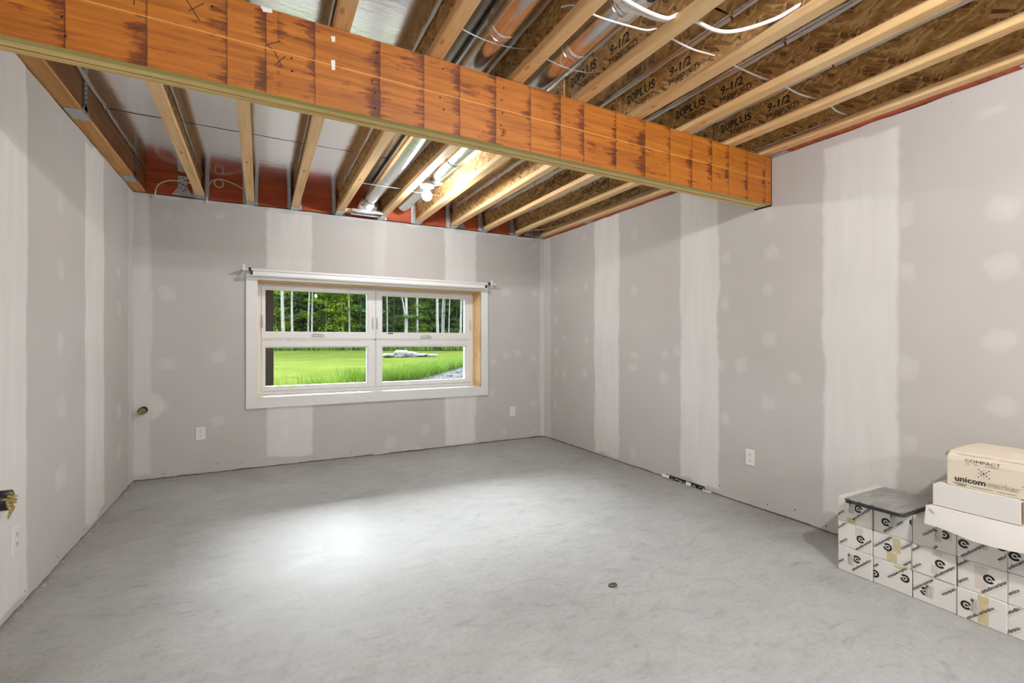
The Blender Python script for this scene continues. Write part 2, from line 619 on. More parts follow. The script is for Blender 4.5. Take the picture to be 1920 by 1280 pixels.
# ------------------------------------------------------------------ walls (drywall, the filler compound is a mask on the surface)
def vnoise(u, v, s, seed):
    r = np.random.default_rng(seed)
    g = r.random((64, 64))
    x, y = u * s, v * s
    xi, yi = np.floor(x).astype(int), np.floor(y).astype(int)
    fx, fy = x - xi, y - yi
    fx, fy = fx * fx * (3 - 2 * fx), fy * fy * (3 - 2 * fy)
    q = lambda i, j: g[i % 64, j % 64]
    return (q(xi, yi) * (1 - fx) + q(xi + 1, yi) * fx) * (1 - fy) + (q(xi, yi + 1) * (1 - fx) + q(xi + 1, yi + 1) * fx) * fy - 0.5

def sstep(e0, e1, x):
    t = np.clip((x - e0) / (e1 - e0), 0, 1)
    return t * t * (3 - 2 * t)

def mud_mask(U, Z, strips, patches, seed):
    m = np.zeros_like(U)
    for i, (u0, u1, z0, z1, a) in enumerate(strips):
        n0 = vnoise(U * 0 + i * 3.1, Z, 5, seed + i) * 0.03 + vnoise(U, Z, 22, seed + 50 + i) * 0.012
        n1 = vnoise(U * 0 + i * 7.7, Z, 4, seed + 9 + i) * 0.03 + vnoise(U, Z, 22, seed + 70 + i) * 0.012
        nz = vnoise(U, Z, 9, seed + 20 + i) * 0.06
        s = sstep(u0 - 0.013, u0 + 0.013, U + n0) * (1 - sstep(u1 - 0.013, u1 + 0.013, U + n1))
        s *= sstep(z0 - 0.012, z0 + 0.012, Z + nz) * (1 - sstep(z1 - 0.012, z1 + 0.012, Z + nz))
        m = np.maximum(m, s * a)
    for i, (uc, zc, hu, hz, a) in enumerate(patches):
        th = ((i * 37) % 50 - 25) / 60.0
        du, dz = U - uc, Z - zc
        ru = (du * math.cos(th) + dz * math.sin(th)) / hu
        rz = (-du * math.sin(th) + dz * math.cos(th)) / hz
        p = 2.0 + (i % 3)
        d = (np.abs(ru) ** p + np.abs(rz) ** p) ** (1 / p) + vnoise(U, Z, 16, seed + 200 + i) * 0.45
        s = 1 - sstep(0.72, 1.12, d)
        s *= 0.72 + 0.28 * (1 - sstep(0.0, 0.6, d)) + vnoise(U, Z, 45, seed + 300 + i) * 0.25
        m = np.maximum(m, s * a * (0.68 if a < 0.75 else 1.2))
    return np.clip(m, 0, 1)

def drywall(name, axis, const, u0, u1, flip, strips, patches, seed, hole=None, step=0.0125, wave=0.008):
    us = np.linspace(u0, u1, max(2, int(abs(u1 - u0) / step) + 1))
    zs = np.linspace(0.014, H, int(H / step) + 1)
    if hole:
        for e in hole[:2]:
            us[np.argmin(abs(us - e))] = e
        for e in hole[2:]:
            zs[np.argmin(abs(zs - e))] = e
    U, Z = np.meshgrid(us, zs, indexing='ij')
    nu, nz = U.shape
    mud = mud_mask(U, Z, strips, patches, seed)
    Zv = Z.copy()
    Zv[:, 0] = 0.007 + np.abs(vnoise(us, us * 0, 7, seed + 400)) * 0.014 + np.abs(vnoise(us, us * 0, 40, seed + 401)) * wave
    Zv[:, -1] = H + vnoise(us, us * 0, 9, seed + 402) * 0.006
    P = np.zeros((nu, nz, 3))
    bulge = mud * 0.0012
    if axis == 'y':
        P[..., 0], P[..., 1], P[..., 2] = U, const - bulge, Zv
    else:
        sgn = 1 if const < 1 else -1
        P[..., 0], P[..., 1], P[..., 2] = const + sgn * bulge, U, Zv
    idx = np.arange(nu * nz).reshape(nu, nz)
    a, b, c, d = idx[:-1, :-1], idx[1:, :-1], idx[1:, 1:], idx[:-1, 1:]
    F = np.stack([a, b, c, d] if not flip else [a, d, c, b], -1)
    keep = np.ones(a.shape, bool)
    if hole:
        uc, zc = (us[:-1] + us[1:]) / 2, (zs[:-1] + zs[1:]) / 2
        keep = ~((uc[:, None] > hole[0]) & (uc[:, None] < hole[1]) & (zc[None] > hole[2]) & (zc[None] < hole[3]))
    F = F[keep]
    me = bpy.data.meshes.new(name)
    me.from_pydata(P.reshape(-1, 3).tolist(), [], F.tolist())
    at = me.attributes.new('mud', 'FLOAT', 'POINT')
    at.data.foreach_set('value', mud.reshape(-1).astype(np.float32))
    me.materials.append(M['drywall'])
    me.polygons.foreach_set('use_smooth', [True] * len(me.polygons))
    o = link(name, me)
    o['kind'] = 'structure'
    return o

BP = [(-0.72, 2.28, 0.041, 0.041, 0.5), (-0.32, 2.32, 0.045, 0.036, 0.6), (-0.71, 1.6, 0.06, 0.069, 0.6), (-0.71, 0.98, 0.083, 0.07, 0.6), (-0.33, 1.05, 0.057, 0.053, 0.6), (-0.34, 0.46, 0.061, 0.053, 0.6), (-0.81, 0.61, 0.10, 0.114, 0.8), (1.21, 0.11, 0.062, 0.073, 0.6), (1.59, 0.21, 0.054, 0.058, 0.5), (2.58, 1.02, 0.05, 0.057, 0.6), (2.74, 1.04, 0.058, 0.038, 0.6), (2.96, 0.97, 0.038, 0.046, 0.6), (2.41, 0.94, 0.048, 0.038, 0.6), (2.39, 0.57, 0.048, 0.056, 0.6), (2.96, 0.42, 0.053, 0.039, 0.6), (2.55, 0.1, 0.042, 0.044, 0.6), (2.96, 0.08, 0.053, 0.032, 0.6), (2.58, 1.76, 0.064, 0.057, 0.6), (2.98, 1.77, 0.053, 0.052, 0.6), (2.58, 2.34, 0.028, 0.063, 0.4), (2.96, 2.35, 0.06, 0.033, 0.5)]
RP = [(4.2, 2.3, 0.058, 0.029, 0.4), (3.42, 2.18, 0.05, 0.07, 0.5), (4.18, 1.78, 0.048, 0.052, 0.6), (4.77, 1.79, 0.046, 0.051, 0.6), (4.77, 1.43, 0.046, 0.064, 0.6), (4.58, 1.22, 0.044, 0.043, 0.6), (4.17, 1.18, 0.048, 0.052, 0.6), (4.76, 1.05, 0.051, 0.05, 0.6), (4.76, 0.8, 0.046, 0.057, 0.6), (4.59, 0.8, 0.044, 0.049, 0.6), (4.2, 0.83, 0.058, 0.047, 0.6), (4.78, 0.43, 0.046, 0.063, 0.6), (3.42, 1.66, 0.058, 0.05, 0.6), (3.43, 1.05, 0.058, 0.035, 0.6), (3.44, 0.94, 0.058, 0.036, 0.6), (3.04, 1.07, 0.049, 0.037, 0.6), (3.06, 0.86, 0.056, 0.051, 0.6), (2.9, 1.11, 0.041, 0.049, 0.6), (2.42, 1.81, 0.051, 0.052, 0.6), (2.44, 1.47, 0.042, 0.057, 0.6), (2.47, 1.01, 0.033, 0.041, 0.6), (2.43, 0.6, 0.042, 0.048, 0.6), (3.45, 0.13, 0.051, 0.056, 0.6), (2.07, 1.79, 0.054, 0.059, 0.6), (2.08, 1.54, 0.043, 0.047, 0.6), (2.08, 1.2, 0.058, 0.052, 0.6), (2.3, 1.01, 0.056, 0.054, 0.6), (1.9, 0.94, 0.057, 0.046, 0.6), (2.09, 0.75, 0.059, 0.052, 0.6), (1.29, 1.88, 0.036, 0.067, 0.6), (1.28, 1.57, 0.038, 0.057, 0.6), (1.29, 1.04, 0.055, 0.067, 0.6), (1.27, 0.63, 0.04, 0.049, 0.6), (0.91, 1.82, 0.064, 0.063, 0.6), (0.91, 1.54, 0.058, 0.071, 0.6), (0.92, 1.19, 0.061, 0.071, 0.6), (0.91, 0.87, 0.059, 0.056, 0.6), (0.94, 2.29, 0.062, 0.025, 0.5), (2.09, 2.07, 0.032, 0.074, 0.4)]
LP = [(3.38, 2.34, 0.046, 0.057, 0.4), (3.38, 1.92, 0.031, 0.071, 0.5), (3.39, 1.57, 0.054, 0.066, 0.6), (3.38, 1.18, 0.054, 0.057, 0.6), (3.39, 0.83, 0.078, 0.066, 0.6), (3.39, 0.46, 0.078, 0.066, 0.6), (4.57, 1.71, 0.077, 0.049, 0.6), (4.57, 1.42, 0.077, 0.052, 0.6), (4.57, 0.66, 0.077, 0.06, 0.6), (4.57, 0.35, 0.077, 0.06, 0.6), (4.61, 2.27, 0.046, 0.049, 0.4)]

wall_back = drywall('wall_back', 'y', B, L, R, False,
    [(-1.2, -0.825, 0.05, 2.5, 0.62), (0.05, 0.44, 0.085, 2.405, 0.95), (1.816, 2.19, 0.045, 2.42, 0.9),
     (1.05, 1.155, 1.7, 2.42, 0.28), (3.048, 3.3, -0.1, 2.5, 0.6), (-0.9, 3.0, 2.425, 2.5, 0.6)], BP, 100,
    hole=(WX0, WX1, WZ0, WZ1))
wall_right = drywall('wall_right', 'x', R, REAR, B, True,
    [(4.875, 5.3, -0.1, 2.5, 0.6), (3.643, 4.023, 0.04, 2.5, 0.95), (2.492, 2.865, 0.045, 2.5, 0.95),
     (1.324, 1.718, 0.11, 2.385, 0.95), (-0.1, 0.25, 0.05, 2.5, 0.9)], RP, 200)
wall_left = drywall('wall_left', 'x', L, REAR, B, False,
    [(4.87, 5.3, -0.1, 2.5, 0.5), (3.791, 4.185, 0.05, 2.42, 0.92), (2.40, 2.965, 0.03, 2.5, 0.97), (0.9, 1.3, 0, 2.5, 0.9)], LP, 300)
wall_rear = drywall('wall_rear', 'y', REAR, L, R, True, [(0.2, 0.6, 0, 2.5, 0.9), (1.5, 1.9, 0, 2.5, 0.9)], [], 500, step=0.05)

# base plates (seen as the dark line under the boards) and the foundation behind the boards
def foundation(wall, boxes, plates):
    for b in boxes:
        MB().box(*b).build('foundation', 'concrete_wall', wall)
    for p in plates:
        MB().box(*p).build('base_plate', 'sill_plate', wall)
foundation(wall_back, [(L - .3, WX0 - .022, B + .03, 5.33, 0, 2.70), (WX1 + .022, R + .3, B + .03, 5.33, 0, 2.70),
                       (WX0 - .022, WX1 + .022, B + .03, 5.33, 0, WZ0 - .026), (WX0 - .022, WX1 + .022, B + .03, 5.33, WZ1 + .024, 2.70)],
           [(L, R, B + .006, B + .03, 0, .09)])
foundation(wall_right, [(R + .03, R + .3, REAR - .3, B, 0, 2.70)], [(R + .006, R + .03, REAR, B, 0, .09)])
foundation(wall_left, [(L - .3, L - .05, REAR - .3, B, 0, 2.70)], [(L - .03, L - .006, REAR, B, 0, .09)])
foundation(wall_rear, [(L - .3, R + .3, REAR - .3, REAR - .03, 0, 2.70)], [(L, R, REAR - .03, REAR - .006, 0, .09)])

# ------------------------------------------------------------------ floor
mb = MB()
mb.box(L - .3, R + .3, REAR - .3, 5.30, -0.12, 0.0)
floor = mb.build('floor', 'concrete')
floor['kind'] = 'structure'

# crumbs of plaster and dust along the foot of the right and back walls
def crumbs(name, parent, n, pos):
    mb = MB()
    for _ in range(n):
        x, y = pos()
        s = random.uniform(.002, .007)
        bm = bmesh.new()
        bmesh.ops.create_icosphere(bm, subdivisions=1, radius=1)
        for v in bm.verts:
            v.co = Vector((x + v.co.x * s * random.uniform(.6, 1.5), y + v.co.y * s * random.uniform(.6, 1.5), max(0.0003, s * .3 + v.co.z * s * .5)))
        mb.bm(bm)
    o = mb.build(name, 'paper_torn', parent)
    o['kind'] = 'stuff'
crumbs('plaster_crumbs', floor, 260, lambda: (R - abs(random.gauss(0, .02)) - .004, random.uniform(1.6, 4.95)))
crumbs('plaster_crumbs', floor, 120, lambda: (random.uniform(L + .05, R - .05), B - abs(random.gauss(0, .012)) - .004))
crumbs('plaster_crumbs', floor, 90, lambda: (L + abs(random.gauss(0, .015)) + .004, random.uniform(2.6, 5.0)))

# torn board paper at the foot of the back wall
mb = MB()
for (x0, x1, z0, z1, dy) in ((1.03, 1.20, .006, .035, .02), (1.16, 1.42, .01, .06, .012), (1.41, 1.60, .012, .045, .028)):
    n = 9
    vs, fs = [], []
    for i in range(n + 1):
        t = i / n
        e = math.sin(math.pi * t) ** .6
        x = x0 + (x1 - x0) * t
        vs += [(x, B - dy * e - .004, z0 + .004 * random.random()), (x, B - .003, z0 + (z1 - z0) * e * random.uniform(.75, 1.0) + .004)]
    for i in range(n):
        fs.append((2 * i, 2 * i + 2, 2 * i + 3, 2 * i + 1))
    mb.add(vs, fs)
mb.build('torn_paper', 'paper_torn', wall_back)

# gap with black membrane under the board of the right wall
mb = MB()
mb.box(R - .006, R - .001, 2.62, 3.02, .004, .034)
pk = mb.build('membrane_strip', 'black_plastic', wall_right)
mb = MB()
for (y0, y1, z0, z1) in ((2.98, 3.06, .008, .036), (2.745, 2.80, .004, .034), (2.55, 2.63, .004, .018)):
    n = 6
    vs, fs = [], []
    for i in range(n + 1):
        y = y0 + (y1 - y0) * i / n
        vs += [(R - .012 - random.random() * .006, y, z0), (R - .008, y, z1 - random.random() * .01)]
    for i in range(n):
        fs.append((2 * i, 2 * i + 1, 2 * i + 3, 2 * i + 2))
    mb.add(vs, fs)
for i in range(26):
    y = random.uniform(2.63, 2.97)
    z = random.uniform(.006, .022)
    mb.box(R - .009, R - .006, y, y + random.uniform(.004, .012), z, z + random.uniform(.002, .006))
mb.build('plaster_scraps', 'white_trim', wall_right)

# screw heads low on the boards
scr = MB().lathe([(0.0001, -.0006), (.004, -.0006), (.0045, .0005)], (0, 0, 0), 8).mesh('screw', 'black_plastic')
for (x, z) in ((-.736, .04), (-.336, .084), (-.147, .071), (.818, .053), (1.778, .119), (2.17, .033)):
    o = link('screw', scr, wall_back)
    o.location = (x, B - .001, z)
    o.rotation_euler = (math.radians(-90), 0, 0)
for (y, z) in ((4.535, 1.068), (4.2, .068), (2.483, .079), (2.092, .054), (1.899, .078), (1.705, .036)):
    o = link('screw', scr, wall_right)
    o.location = (R - .001, y, z)
    o.rotation_euler = (0, math.radians(90), 0)
for (y, z) in ((2.942, .053), (3.341, .05), (3.762, .05), (4.135, .06)):
    o = link('screw', scr, wall_left)
    o.location = (L + .001, y, z)
    o.rotation_euler = (0, math.radians(-90), 0)

# ------------------------------------------------------------------ ceiling: subfloor with foil-faced panels between the joists
mb = MB()
mb.box(L - .3, R + .3, REAR - .3, 5.33, JT + .002, JT + .022)
ceiling = mb.build('ceiling', 'osb')
ceiling['kind'] = 'structure'
JX = [-0.464, -0.08, 0.292, 0.692, 1.105, 1.49, 1.885, 2.275, 2.685, 3.03]
HEADX = -0.862
SEAMS = [B - .004, 3.83, 2.63, 1.43, -1.0, REAR + .005]
bays = [(HEADX + .001, JX[0] - .006)] + [(a + .006, b - .006) for a, b in zip(JX[:-1], JX[1:])] + [(JX[-1] + .006, 3.088)]
for i, (x0, x1) in enumerate(bays):
    for j in range(len(SEAMS) - 1):
        off = 0.0 if j else 0.0
        y1, y0 = SEAMS[j] - (.0 if j == 0 else .006), SEAMS[j + 1] + .005
        mb = MB()
        nx, ny = 4, 8
        vs, fs = [], []
        for b_ in range(ny + 1):
            for a_ in range(nx + 1):
                sag = .004 * math.sin(math.pi * a_ / nx) * random.uniform(.3, 1)
                vs.append((x0 + (x1 - x0) * a_ / nx, y0 + (y1 - y0) * b_ / ny, FOIL - .001 - sag))
        for b_ in range(ny):
            for a_ in range(nx):
                p = b_ * (nx + 1) + a_
                fs.append((p, p + nx + 1, p + nx + 2, p + 1))
        mb.add(vs, fs, 0, True)
        pan = mb.build('foil_panel', ['foil'], ceiling)
        lip = MB()
        for (xe, s) in ((x0, 1), (x1, -1)):
            n = 14
            vs, fs = [], []
            for q in range(n + 1):
                y = y0 + (y1 - y0) * q / n
                d = .017 + random.uniform(-.005, .005)
                vs += [(xe + s * .011, y, FOIL - .003), (xe + s * (.003 + random.random() * .004), y, FOIL - d)]
            for q in range(n):
                fs.append((2 * q, 2 * q + 1, 2 * q + 3, 2 * q + 2))
            lip.add(vs, fs, 0, False)
        lip.build('foil_edge', 'foil_lip', pan)

# ------------------------------------------------------------------ I-joists
ORD = ['first', 'second', 'third', 'fourth', 'fifth', 'sixth', 'seventh', 'eighth', 'ninth', 'tenth']
mats = ['pine_flange']
fl_b = MB()
bm = bmesh.new()
bmesh.ops.create_cube(bm, size=1.0)
for v in bm.verts:
    v.co = Vector((v.co.x * .064, (REAR + 5.0) / 2 + v.co.y * (5.0 - REAR - .01), JB + .019 + v.co.z * .038))
bmesh.ops.bevel(bm, geom=[e for e in bm.edges if abs(e.verts[0].co.x - e.verts[1].co.x) < 1e-6 and abs(e.verts[0].co.z - e.verts[1].co.z) < 1e-6], offset=.003, segments=2, affect='EDGES')
fl_me = fl_b.bm(bm).mesh('bottom_flange', 'pine_flange')
ft_me = MB().box(-.032, .032, REAR + .01, 5.0, JT - .038, JT).mesh('top_flange', 'pine_flange')
web_me = MB().box(-.0048, .0048, REAR + .01, 5.0, JB + .036, JT - .036).mesh('web', 'osb')
stf_me = MB().box(-.0135, -.0048, 2.185, 2.48, JB + .038, JT - .06).mesh('web_stiffener', 'osb')
def hanger_mesh():
    mb = MB()
    z1 = JB + .215
    mb.box(-.0345, .0345, 4.90, 5.03, JB - .004, JB - .0015)
    for s in (-1, 1):
        xa, xb = (s * .0345, s * .0365) if s > 0 else (-.0365, -.0345)
        mb.add([(xa, 4.925, JB - .004), (xa, 5.03, JB - .004), (xa, 5.03, z1), (xa, 4.985, z1), (xa, 4.965, z1 - .05),
                (xb, 4.925, JB - .004), (xb, 5.03, JB - .004), (xb, 5.03, z1), (xb, 4.985, z1), (xb, 4.965, z1 - .05)],
               [(0, 1, 2, 3, 4), (9, 8, 7, 6, 5), (0, 4, 9, 5), (4, 3, 8, 9), (3, 2, 7, 8)])
        mb.box(min(s * .0365, s * .062), max(s * .0365, s * .062), 5.018, 5.0205, JB + .0, z1)
    return mb.mesh('joist_hanger', 'bracket_steel')
hang_me = hanger_mesh()
def joist_lettering(parent, x, near, far):
    items = []
    class F_:
        def text(self, *a):
            items.append(a)
    f = F_()
    if near:
        f.text('20PLUS', .066, -2.02, 2.576, 0, .022, 1.08)
        f.text('9-1/2', .064, -1.735, 2.576, 0, .022, 1.05)
        f.text('FOREST', .038, -1.99, 2.526, 0, .014)
        f.text('PRODUCTS', .038, -1.71, 2.526, 0, .014)
    if far:
        f.text('LP', .058, -3.83, 2.578, 0, .012, 1.25)
        f.text('SOLIDSTART', .058, -3.46, 2.578, 0, .012, 1.25)
        f.text('LPI', .058, -3.08, 2.578, 0, .012, 1.25)
        f.text('20PLUS', .058, -2.84, 2.578, 0, .012, 1.25)
        f.text('FOREST', .036, -3.70, 2.528, 0, .008)
        f.text('PRODUCTS', .036, -3.30, 2.528, 0, .008)
    for a in items:
        g = Flat()
        g.text(*a)
        g.build('printed_lettering', 'black_print', x, parent)
for i, x in enumerate(JX):
    where = ' from the left wall'
    lab = f'wooden I-joist with pine flanges and OSB web, {ORD[i]}{where}'
    if i == len(JX) - 1:
        lab = 'wooden I-joist with pine flanges running along the top of the right wall'
    j = thing('floor_joist', lab, 'joist', (x, 0, JB), 'I-joists under the ceiling')
    for nm, me in (('bottom_flange', fl_me), ('top_flange', ft_me), ('web', web_me), ('joist_hanger', hang_me)):
        o = link(nm, me, j)
        o.location = (x, 0, 0)
    if i >= 4:
        o = link('web_stiffener', stf_me, j)
        o.location = (x, 0, 0)
    if i in (5, 6, 7, 8):
        joist_lettering(j, x - .0054, True, i >= 7)
    if i == 9:
        joist_lettering(j, x - .0054, False, True)

# ------------------------------------------------------------------ rim boards (red) and side header
mb = MB().box(L - .02, R + .0, 5.0325, 5.063, H + .012, JT)
rim = mb.build('rim_board', 'red_rim')
tag(rim, 'red-stained rim board above the window wall behind the joist ends', 'rim board')
mb = MB().box(3.09, 3.138, REAR, 5.03, H + .018, JT).box(3.0625, 3.138, REAR, 5.03, H + .003, H + .018)
rim2 = mb.build('rim_board', 'red_rim')
tag(rim2, 'thin red rim board along the top of the right wall', 'rim board')
for (y0, y1) in ((1.93, 2.055), (.72, .84), (4.02, 4.14)):
    MB().box(3.060, 3.107, y0, y1, H + .0015, H + .0028).build('tie_strap', 'bracket_steel', rim2)
mb = MB().box(L, R, REAR - .02, REAR + .008, H + .008, JT)
rim3 = mb.build('trim_1', 'red_rim')
rim3['kind'] = 'structure'

hd = thing('header_beam', 'brown laminated header beam with steel straps along the left wall top', 'beam', (-.9, 3.5, JB))
for (y0, y1) in ((REAR + .01, 3.40), (3.41, 3.98), (3.984, 4.62), (4.63, 5.02)):
    mb = MB()
    mb.box(L - .04, HEADX, y0, y1, JB - .002, JT, 0, 1)
    mb.box(L + .03, HEADX + .0012, y0, y1, JB - .003, JB + .012, 1)
    mb.build('header_board', ['header_wood', 'header_edge'], hd)
for (yc, hh) in ((3.455, .235), (4.64, .20)):
    mb = MB()
    mb.box(HEADX + .0018, HEADX + .004, yc - .025, yc + .025, JB + .02, JB + hh)
    mb.add([(HEADX + .004, yc - .075, JB - .004), (HEADX + .004, yc + .075, JB - .004), (HEADX + .004, yc + .026, JB + .05), (HEADX + .004, yc - .026, JB + .05)], [(0, 1, 2, 3)])
    mb.box(L + .01, HEADX + .004, yc - .075, yc + .075, JB - .0055, JB - .003)
    st = mb.build('steel_strap', 'bracket_steel', hd)
    mb = MB()
    for q in range(6):
        for s in (-1, 1):
            c = (HEADX + .0048, yc + s * .012, JB + .05 + q * .026 + (s > 0) * .012)
            mb.lathe([(.0001, 0), (.0055, 0), (.0055, -.001)], c, 8, 0, 'x')
    mb.build('nail_holes', 'black_plastic', st)

# tie plate on the rim, with nail holes
def tie_plate(x, label, w=.15):
    t = thing('tie_plate', label, 'bracket', (x, 5.03, H + .01))
    mb = MB()
    y = 5.0305
    pr = [(-w / 2, 0), (w / 2, 0), (w / 2, .012), (.034, .07), (.034, .172), (-.034, .172), (-.034, .07), (-w / 2, .012)]
    vs = [(x + a, y - .003, H + .013 + b) for a, b in pr] + [(x + a, y, H + .013 + b) for a, b in pr]
    n = len(pr)
    mb.add(vs, [tuple(range(n)), tuple(range(n, 2 * n))[::-1]] + [(i, i + n, (i + 1) % n + n, (i + 1) % n) for i in range(n)])
    mb.build('plate', 'bracket_steel', t)
    mb = MB()
    for q, (a, b) in enumerate(((-.018, .15), (.004, .158), (.004, .128), (.02, .138), (-.016, .112), (.004, .098), (.022, .084), (-.012, .07), (.018, .056), (.002, .044))):
        mb.lathe([(.0001, 0), (.0058, 0), (.0058, .001)], (x + a, y - .0038, H + .013 + b), 8, 0, 'y')
    mb.build('nail_holes', 'black_plastic', t)
tie_plate(-.60, 'flared steel tie plate with nail holes on the red rim board, left corner')
tie_plate(1.99, 'flared steel tie plate low on the red rim board beside the seventh joist')
tie_plate(2.90, 'flared steel tie plate on the red rim board near the right corner')

# ------------------------------------------------------------------ main beam: three laminated plies
bang = math.radians(0.8)
def by(x):
    return 2.02 + .014 * x
beam = thing('ceiling_beam', 'large orange laminated timber beam crossing the room under the joists', 'beam', (1.1, 2.08, 2.12))
TH = .0372
for p in range(3):
    dz = (0.0, .0015, .0)[p]
    dyy = p * TH
    mb = MB()
    x0, x1 = L + .002, R - .004
    y0a, y0b = by(x0) + dyy, by(x1) + dyy
    t = TH - .0012
    vs = [(x0, y0a, 2.122 + dz), (x1, y0b, 2.122 + dz), (x1, y0b + t, 2.122 + dz), (x0, y0a + t, 2.122 + dz),
          (x0, y0a, JB - .002), (x1, y0b, JB - .002), (x1, y0b + t, JB - .002), (x0, y0a + t, JB - .002)]
    mb.add(vs, [(0, 1, 5, 4), (2, 3, 7, 6), (1, 2, 6, 5), (3, 0, 4, 7), (4, 5, 6, 7)], 0)
    mb.add(vs, [(0, 3, 2, 1)], 1)
    ply = mb.build('ply', ['lvl_face', 'lvl_edge_%d' % p], beam)
    if p == 0:
        first_ply = ply
# nails and carpenter's marks on the front face
mb = MB()
for x in (-.55, -.16, .10, .42, .72, 1.02, 1.36, 1.72, 2.10, 2.48, 2.84, 3.02):
    for q in range(5):
        if random.random() < .8:
            xx, zz = x + random.uniform(-.012, .012), 2.165 + q * .058 + random.uniform(-.01, .01)
            mb.lathe([(.0001, 0), (.0042, 0), (.0042, .0015)], (xx, by(xx) - .0012, zz), 7, 0, 'y')
mb.build('nails', 'black_plastic', first_ply)
mb = MB()
def mark(x, z, ang, ln, w=.0028):
    c, s = math.cos(ang), math.sin(ang)
    pts = []
    for a, b in ((-ln / 2, -w / 2), (ln / 2, -w / 2), (ln / 2, w / 2), (-ln / 2, w / 2)):
        xx = x + a * c - b * s
        pts.append((xx, by(xx) - .0009, z + a * s + b * c))
    mb.add(pts, [(0, 1, 2, 3)])
for (x, z, a, l) in ((-.215, 2.365, -1.0, .10), (-.20, 2.372, .75, .06), (.045, 2.318, .55, .05), (.03, 2.30, -.6, .025), (.06, 2.262, -1.1, .06), (.068, 2.258, .9, .06),
                     (-.375, 2.34, 1.5, .04), (1.03, 2.185, 1.57, .034), (1.03, 2.185, .6, .034), (1.03, 2.185, -.5, .034)):
    mark(x, z, a, l)
mb.build('carpenter_marks', 'black_print', first_ply)
mb = MB()
for (z0, z1) in ((2.385, 2.41), (2.272, 2.315)):
    x = .262
    mb.add([(x - .008, by(x) - .0008, z0), (x + .004, by(x) - .0008, z0 + .004), (x + .004, by(x) - .0008, z1), (x - .012, by(x) - .0008, z1 - .003)], [(0, 1, 2, 3)])
x = .03
mb.add([(x - .02, by(x) - .0008, 2.425), (x + .01, by(x) - .0008, 2.43), (x + .01, by(x) - .0008, 2.444), (x - .03, by(x) - .0008, 2.444)], [(0, 1, 2, 3)])
mb.build('paper_label_scraps', 'white_trim', first_ply)
# sealed pocket where the beam meets the right wall
mb = MB()
yb0, yb1 = by(R) - .004, by(R) + 3 * TH + .012
mb.box(R - .0035, R - .0015, yb0, yb1, 2.112, JB - .004)
mb.build('pocket_gap', 'dark_gap', beam)

# ------------------------------------------------------------------ round ducts
def duct(label, pts, r, joints):
    t = thing('round_duct', label, 'duct', pts[0], 'round metal ducts between the joists')
    mb = MB()
    P = []
    (xa, ya, za), (xb, yb, zb) = pts
    n = 24
    for i in range(n + 1):
        q = i / n
        P.append((xa + (xb - xa) * q, ya + (yb - ya) * q, za + (zb - za) * q))
    mb.tube(P, r, 28, caps=False)
    pipe = mb.build('pipe', 'galvanized', t)
    for y in joints:
        q = (y - ya) / (yb - ya)
        c = (xa + (xb - xa) * q, y, za + (zb - za) * q)
        m2 = MB()
        m2.lathe([(r, -.022), (r + .0035, -.02), (r + .0035, -.006), (r + .0012, 0), (r + .0035, .006), (r + .0035, .02), (r, .022)], c, 28, 0, 'y')
        m2.build('joint_collar', 'galvanized', t)
    m2 = MB()
    m2.box(xa - .004, xa + .004, 0, 0.001, za - r, za - r + .001)
    return t
ZD = 2.548
ductA = duct('galvanized round duct between fourth and fifth joists ending in a boot', ((.888, REAR + .1, ZD), (.935, 4.66, ZD)), .0635, (1.83, -.6))
ductB = duct('galvanized round duct between fifth and sixth joists above the light bulb', ((1.305, REAR + .1, ZD), (1.268, 4.72, ZD)), .0635, (1.80, 1.46, 3.35))
# wrapped joint of duct B (crumpled tape) near the cables
mb = MB()
prof = []
n = 28
vs, fs = [], []
for i in range(9):
    y = 1.36 + i * .018
    for j in range(n):
        a = 2 * math.pi * j / n
        r = .067 + random.uniform(0, .004)
        vs.append((1.303 + r * math.cos(a), y, ZD + r * math.sin(a)))
for i in range(8):
    for j in range(n):
        fs.append((i * n + j, i * n + (j + 1) % n, (i + 1) * n + (j + 1) % n, (i + 1) * n + j))
mb.add(vs, fs, 0, False)
mb.build('foil_tape_wrap', 'foil_lip', ductB)

# boot at the end of duct A: round to rectangle, turned down
mb = MB()
n = 32
rings = []
def ring_circ(cx, cy, cz, r):
    return [(cx + r * math.cos(2 * math.pi * j / n), cy, cz + r * math.sin(2 * math.pi * j / n)) for j in range(n)]
def ring_rect(cx, cy, cz, hx, hy):
    out = []
    for j in range(n):
        a = 2 * math.pi * j / n
        c, s = math.cos(a), math.sin(a)
        k_ = 1 / max(abs(c), abs(s))
        out.append((cx + hx * c * k_, cy + hy * s * k_ * -1, cz))
    return out
c0 = ring_circ(.935, 4.62, ZD, .067)
c1 = ring_circ(.935, 4.70, ZD, .067)
r1 = [(x, y - .0, z) for x, y, z in ring_rect(.935, 4.83, 2.482, .105, .055)]
r2 = ring_rect(.935, 4.835, 2.450, .125, .062)
mid = [((a[0] + b[0]) / 2, (a[1] + b[1]) / 2 + .01, (a[2] + b[2]) / 2) for a, b in zip(c1, r1)]
allr = [c0, c1, mid, r1, r2]
for a, b in zip(allr[:-1], allr[1:]):
    o_ = len(mb.v)
    mb.add(a + b, [(j, (j + 1) % n, n + (j + 1) % n, n + j) for j in range(n)], 0, True)
mb.build('boot', 'galvanized', ductA)
mb = MB()
mb.box(.785, 1.075, 4.77, 4.775, 2.435, 2.462)
mb.box(.785, 1.075, 4.895, 4.90, 2.435, 2.462)
mb.box(.785, .790, 4.775, 4.895, 2.435, 2.462)
mb.box(1.070, 1.075, 4.775, 4.895, 2.435, 2.462)
for q in range(18):
    mb.box(.80 + q * .0148, .806 + q * .0148, 4.766, 4.77, 2.440, 2.452)
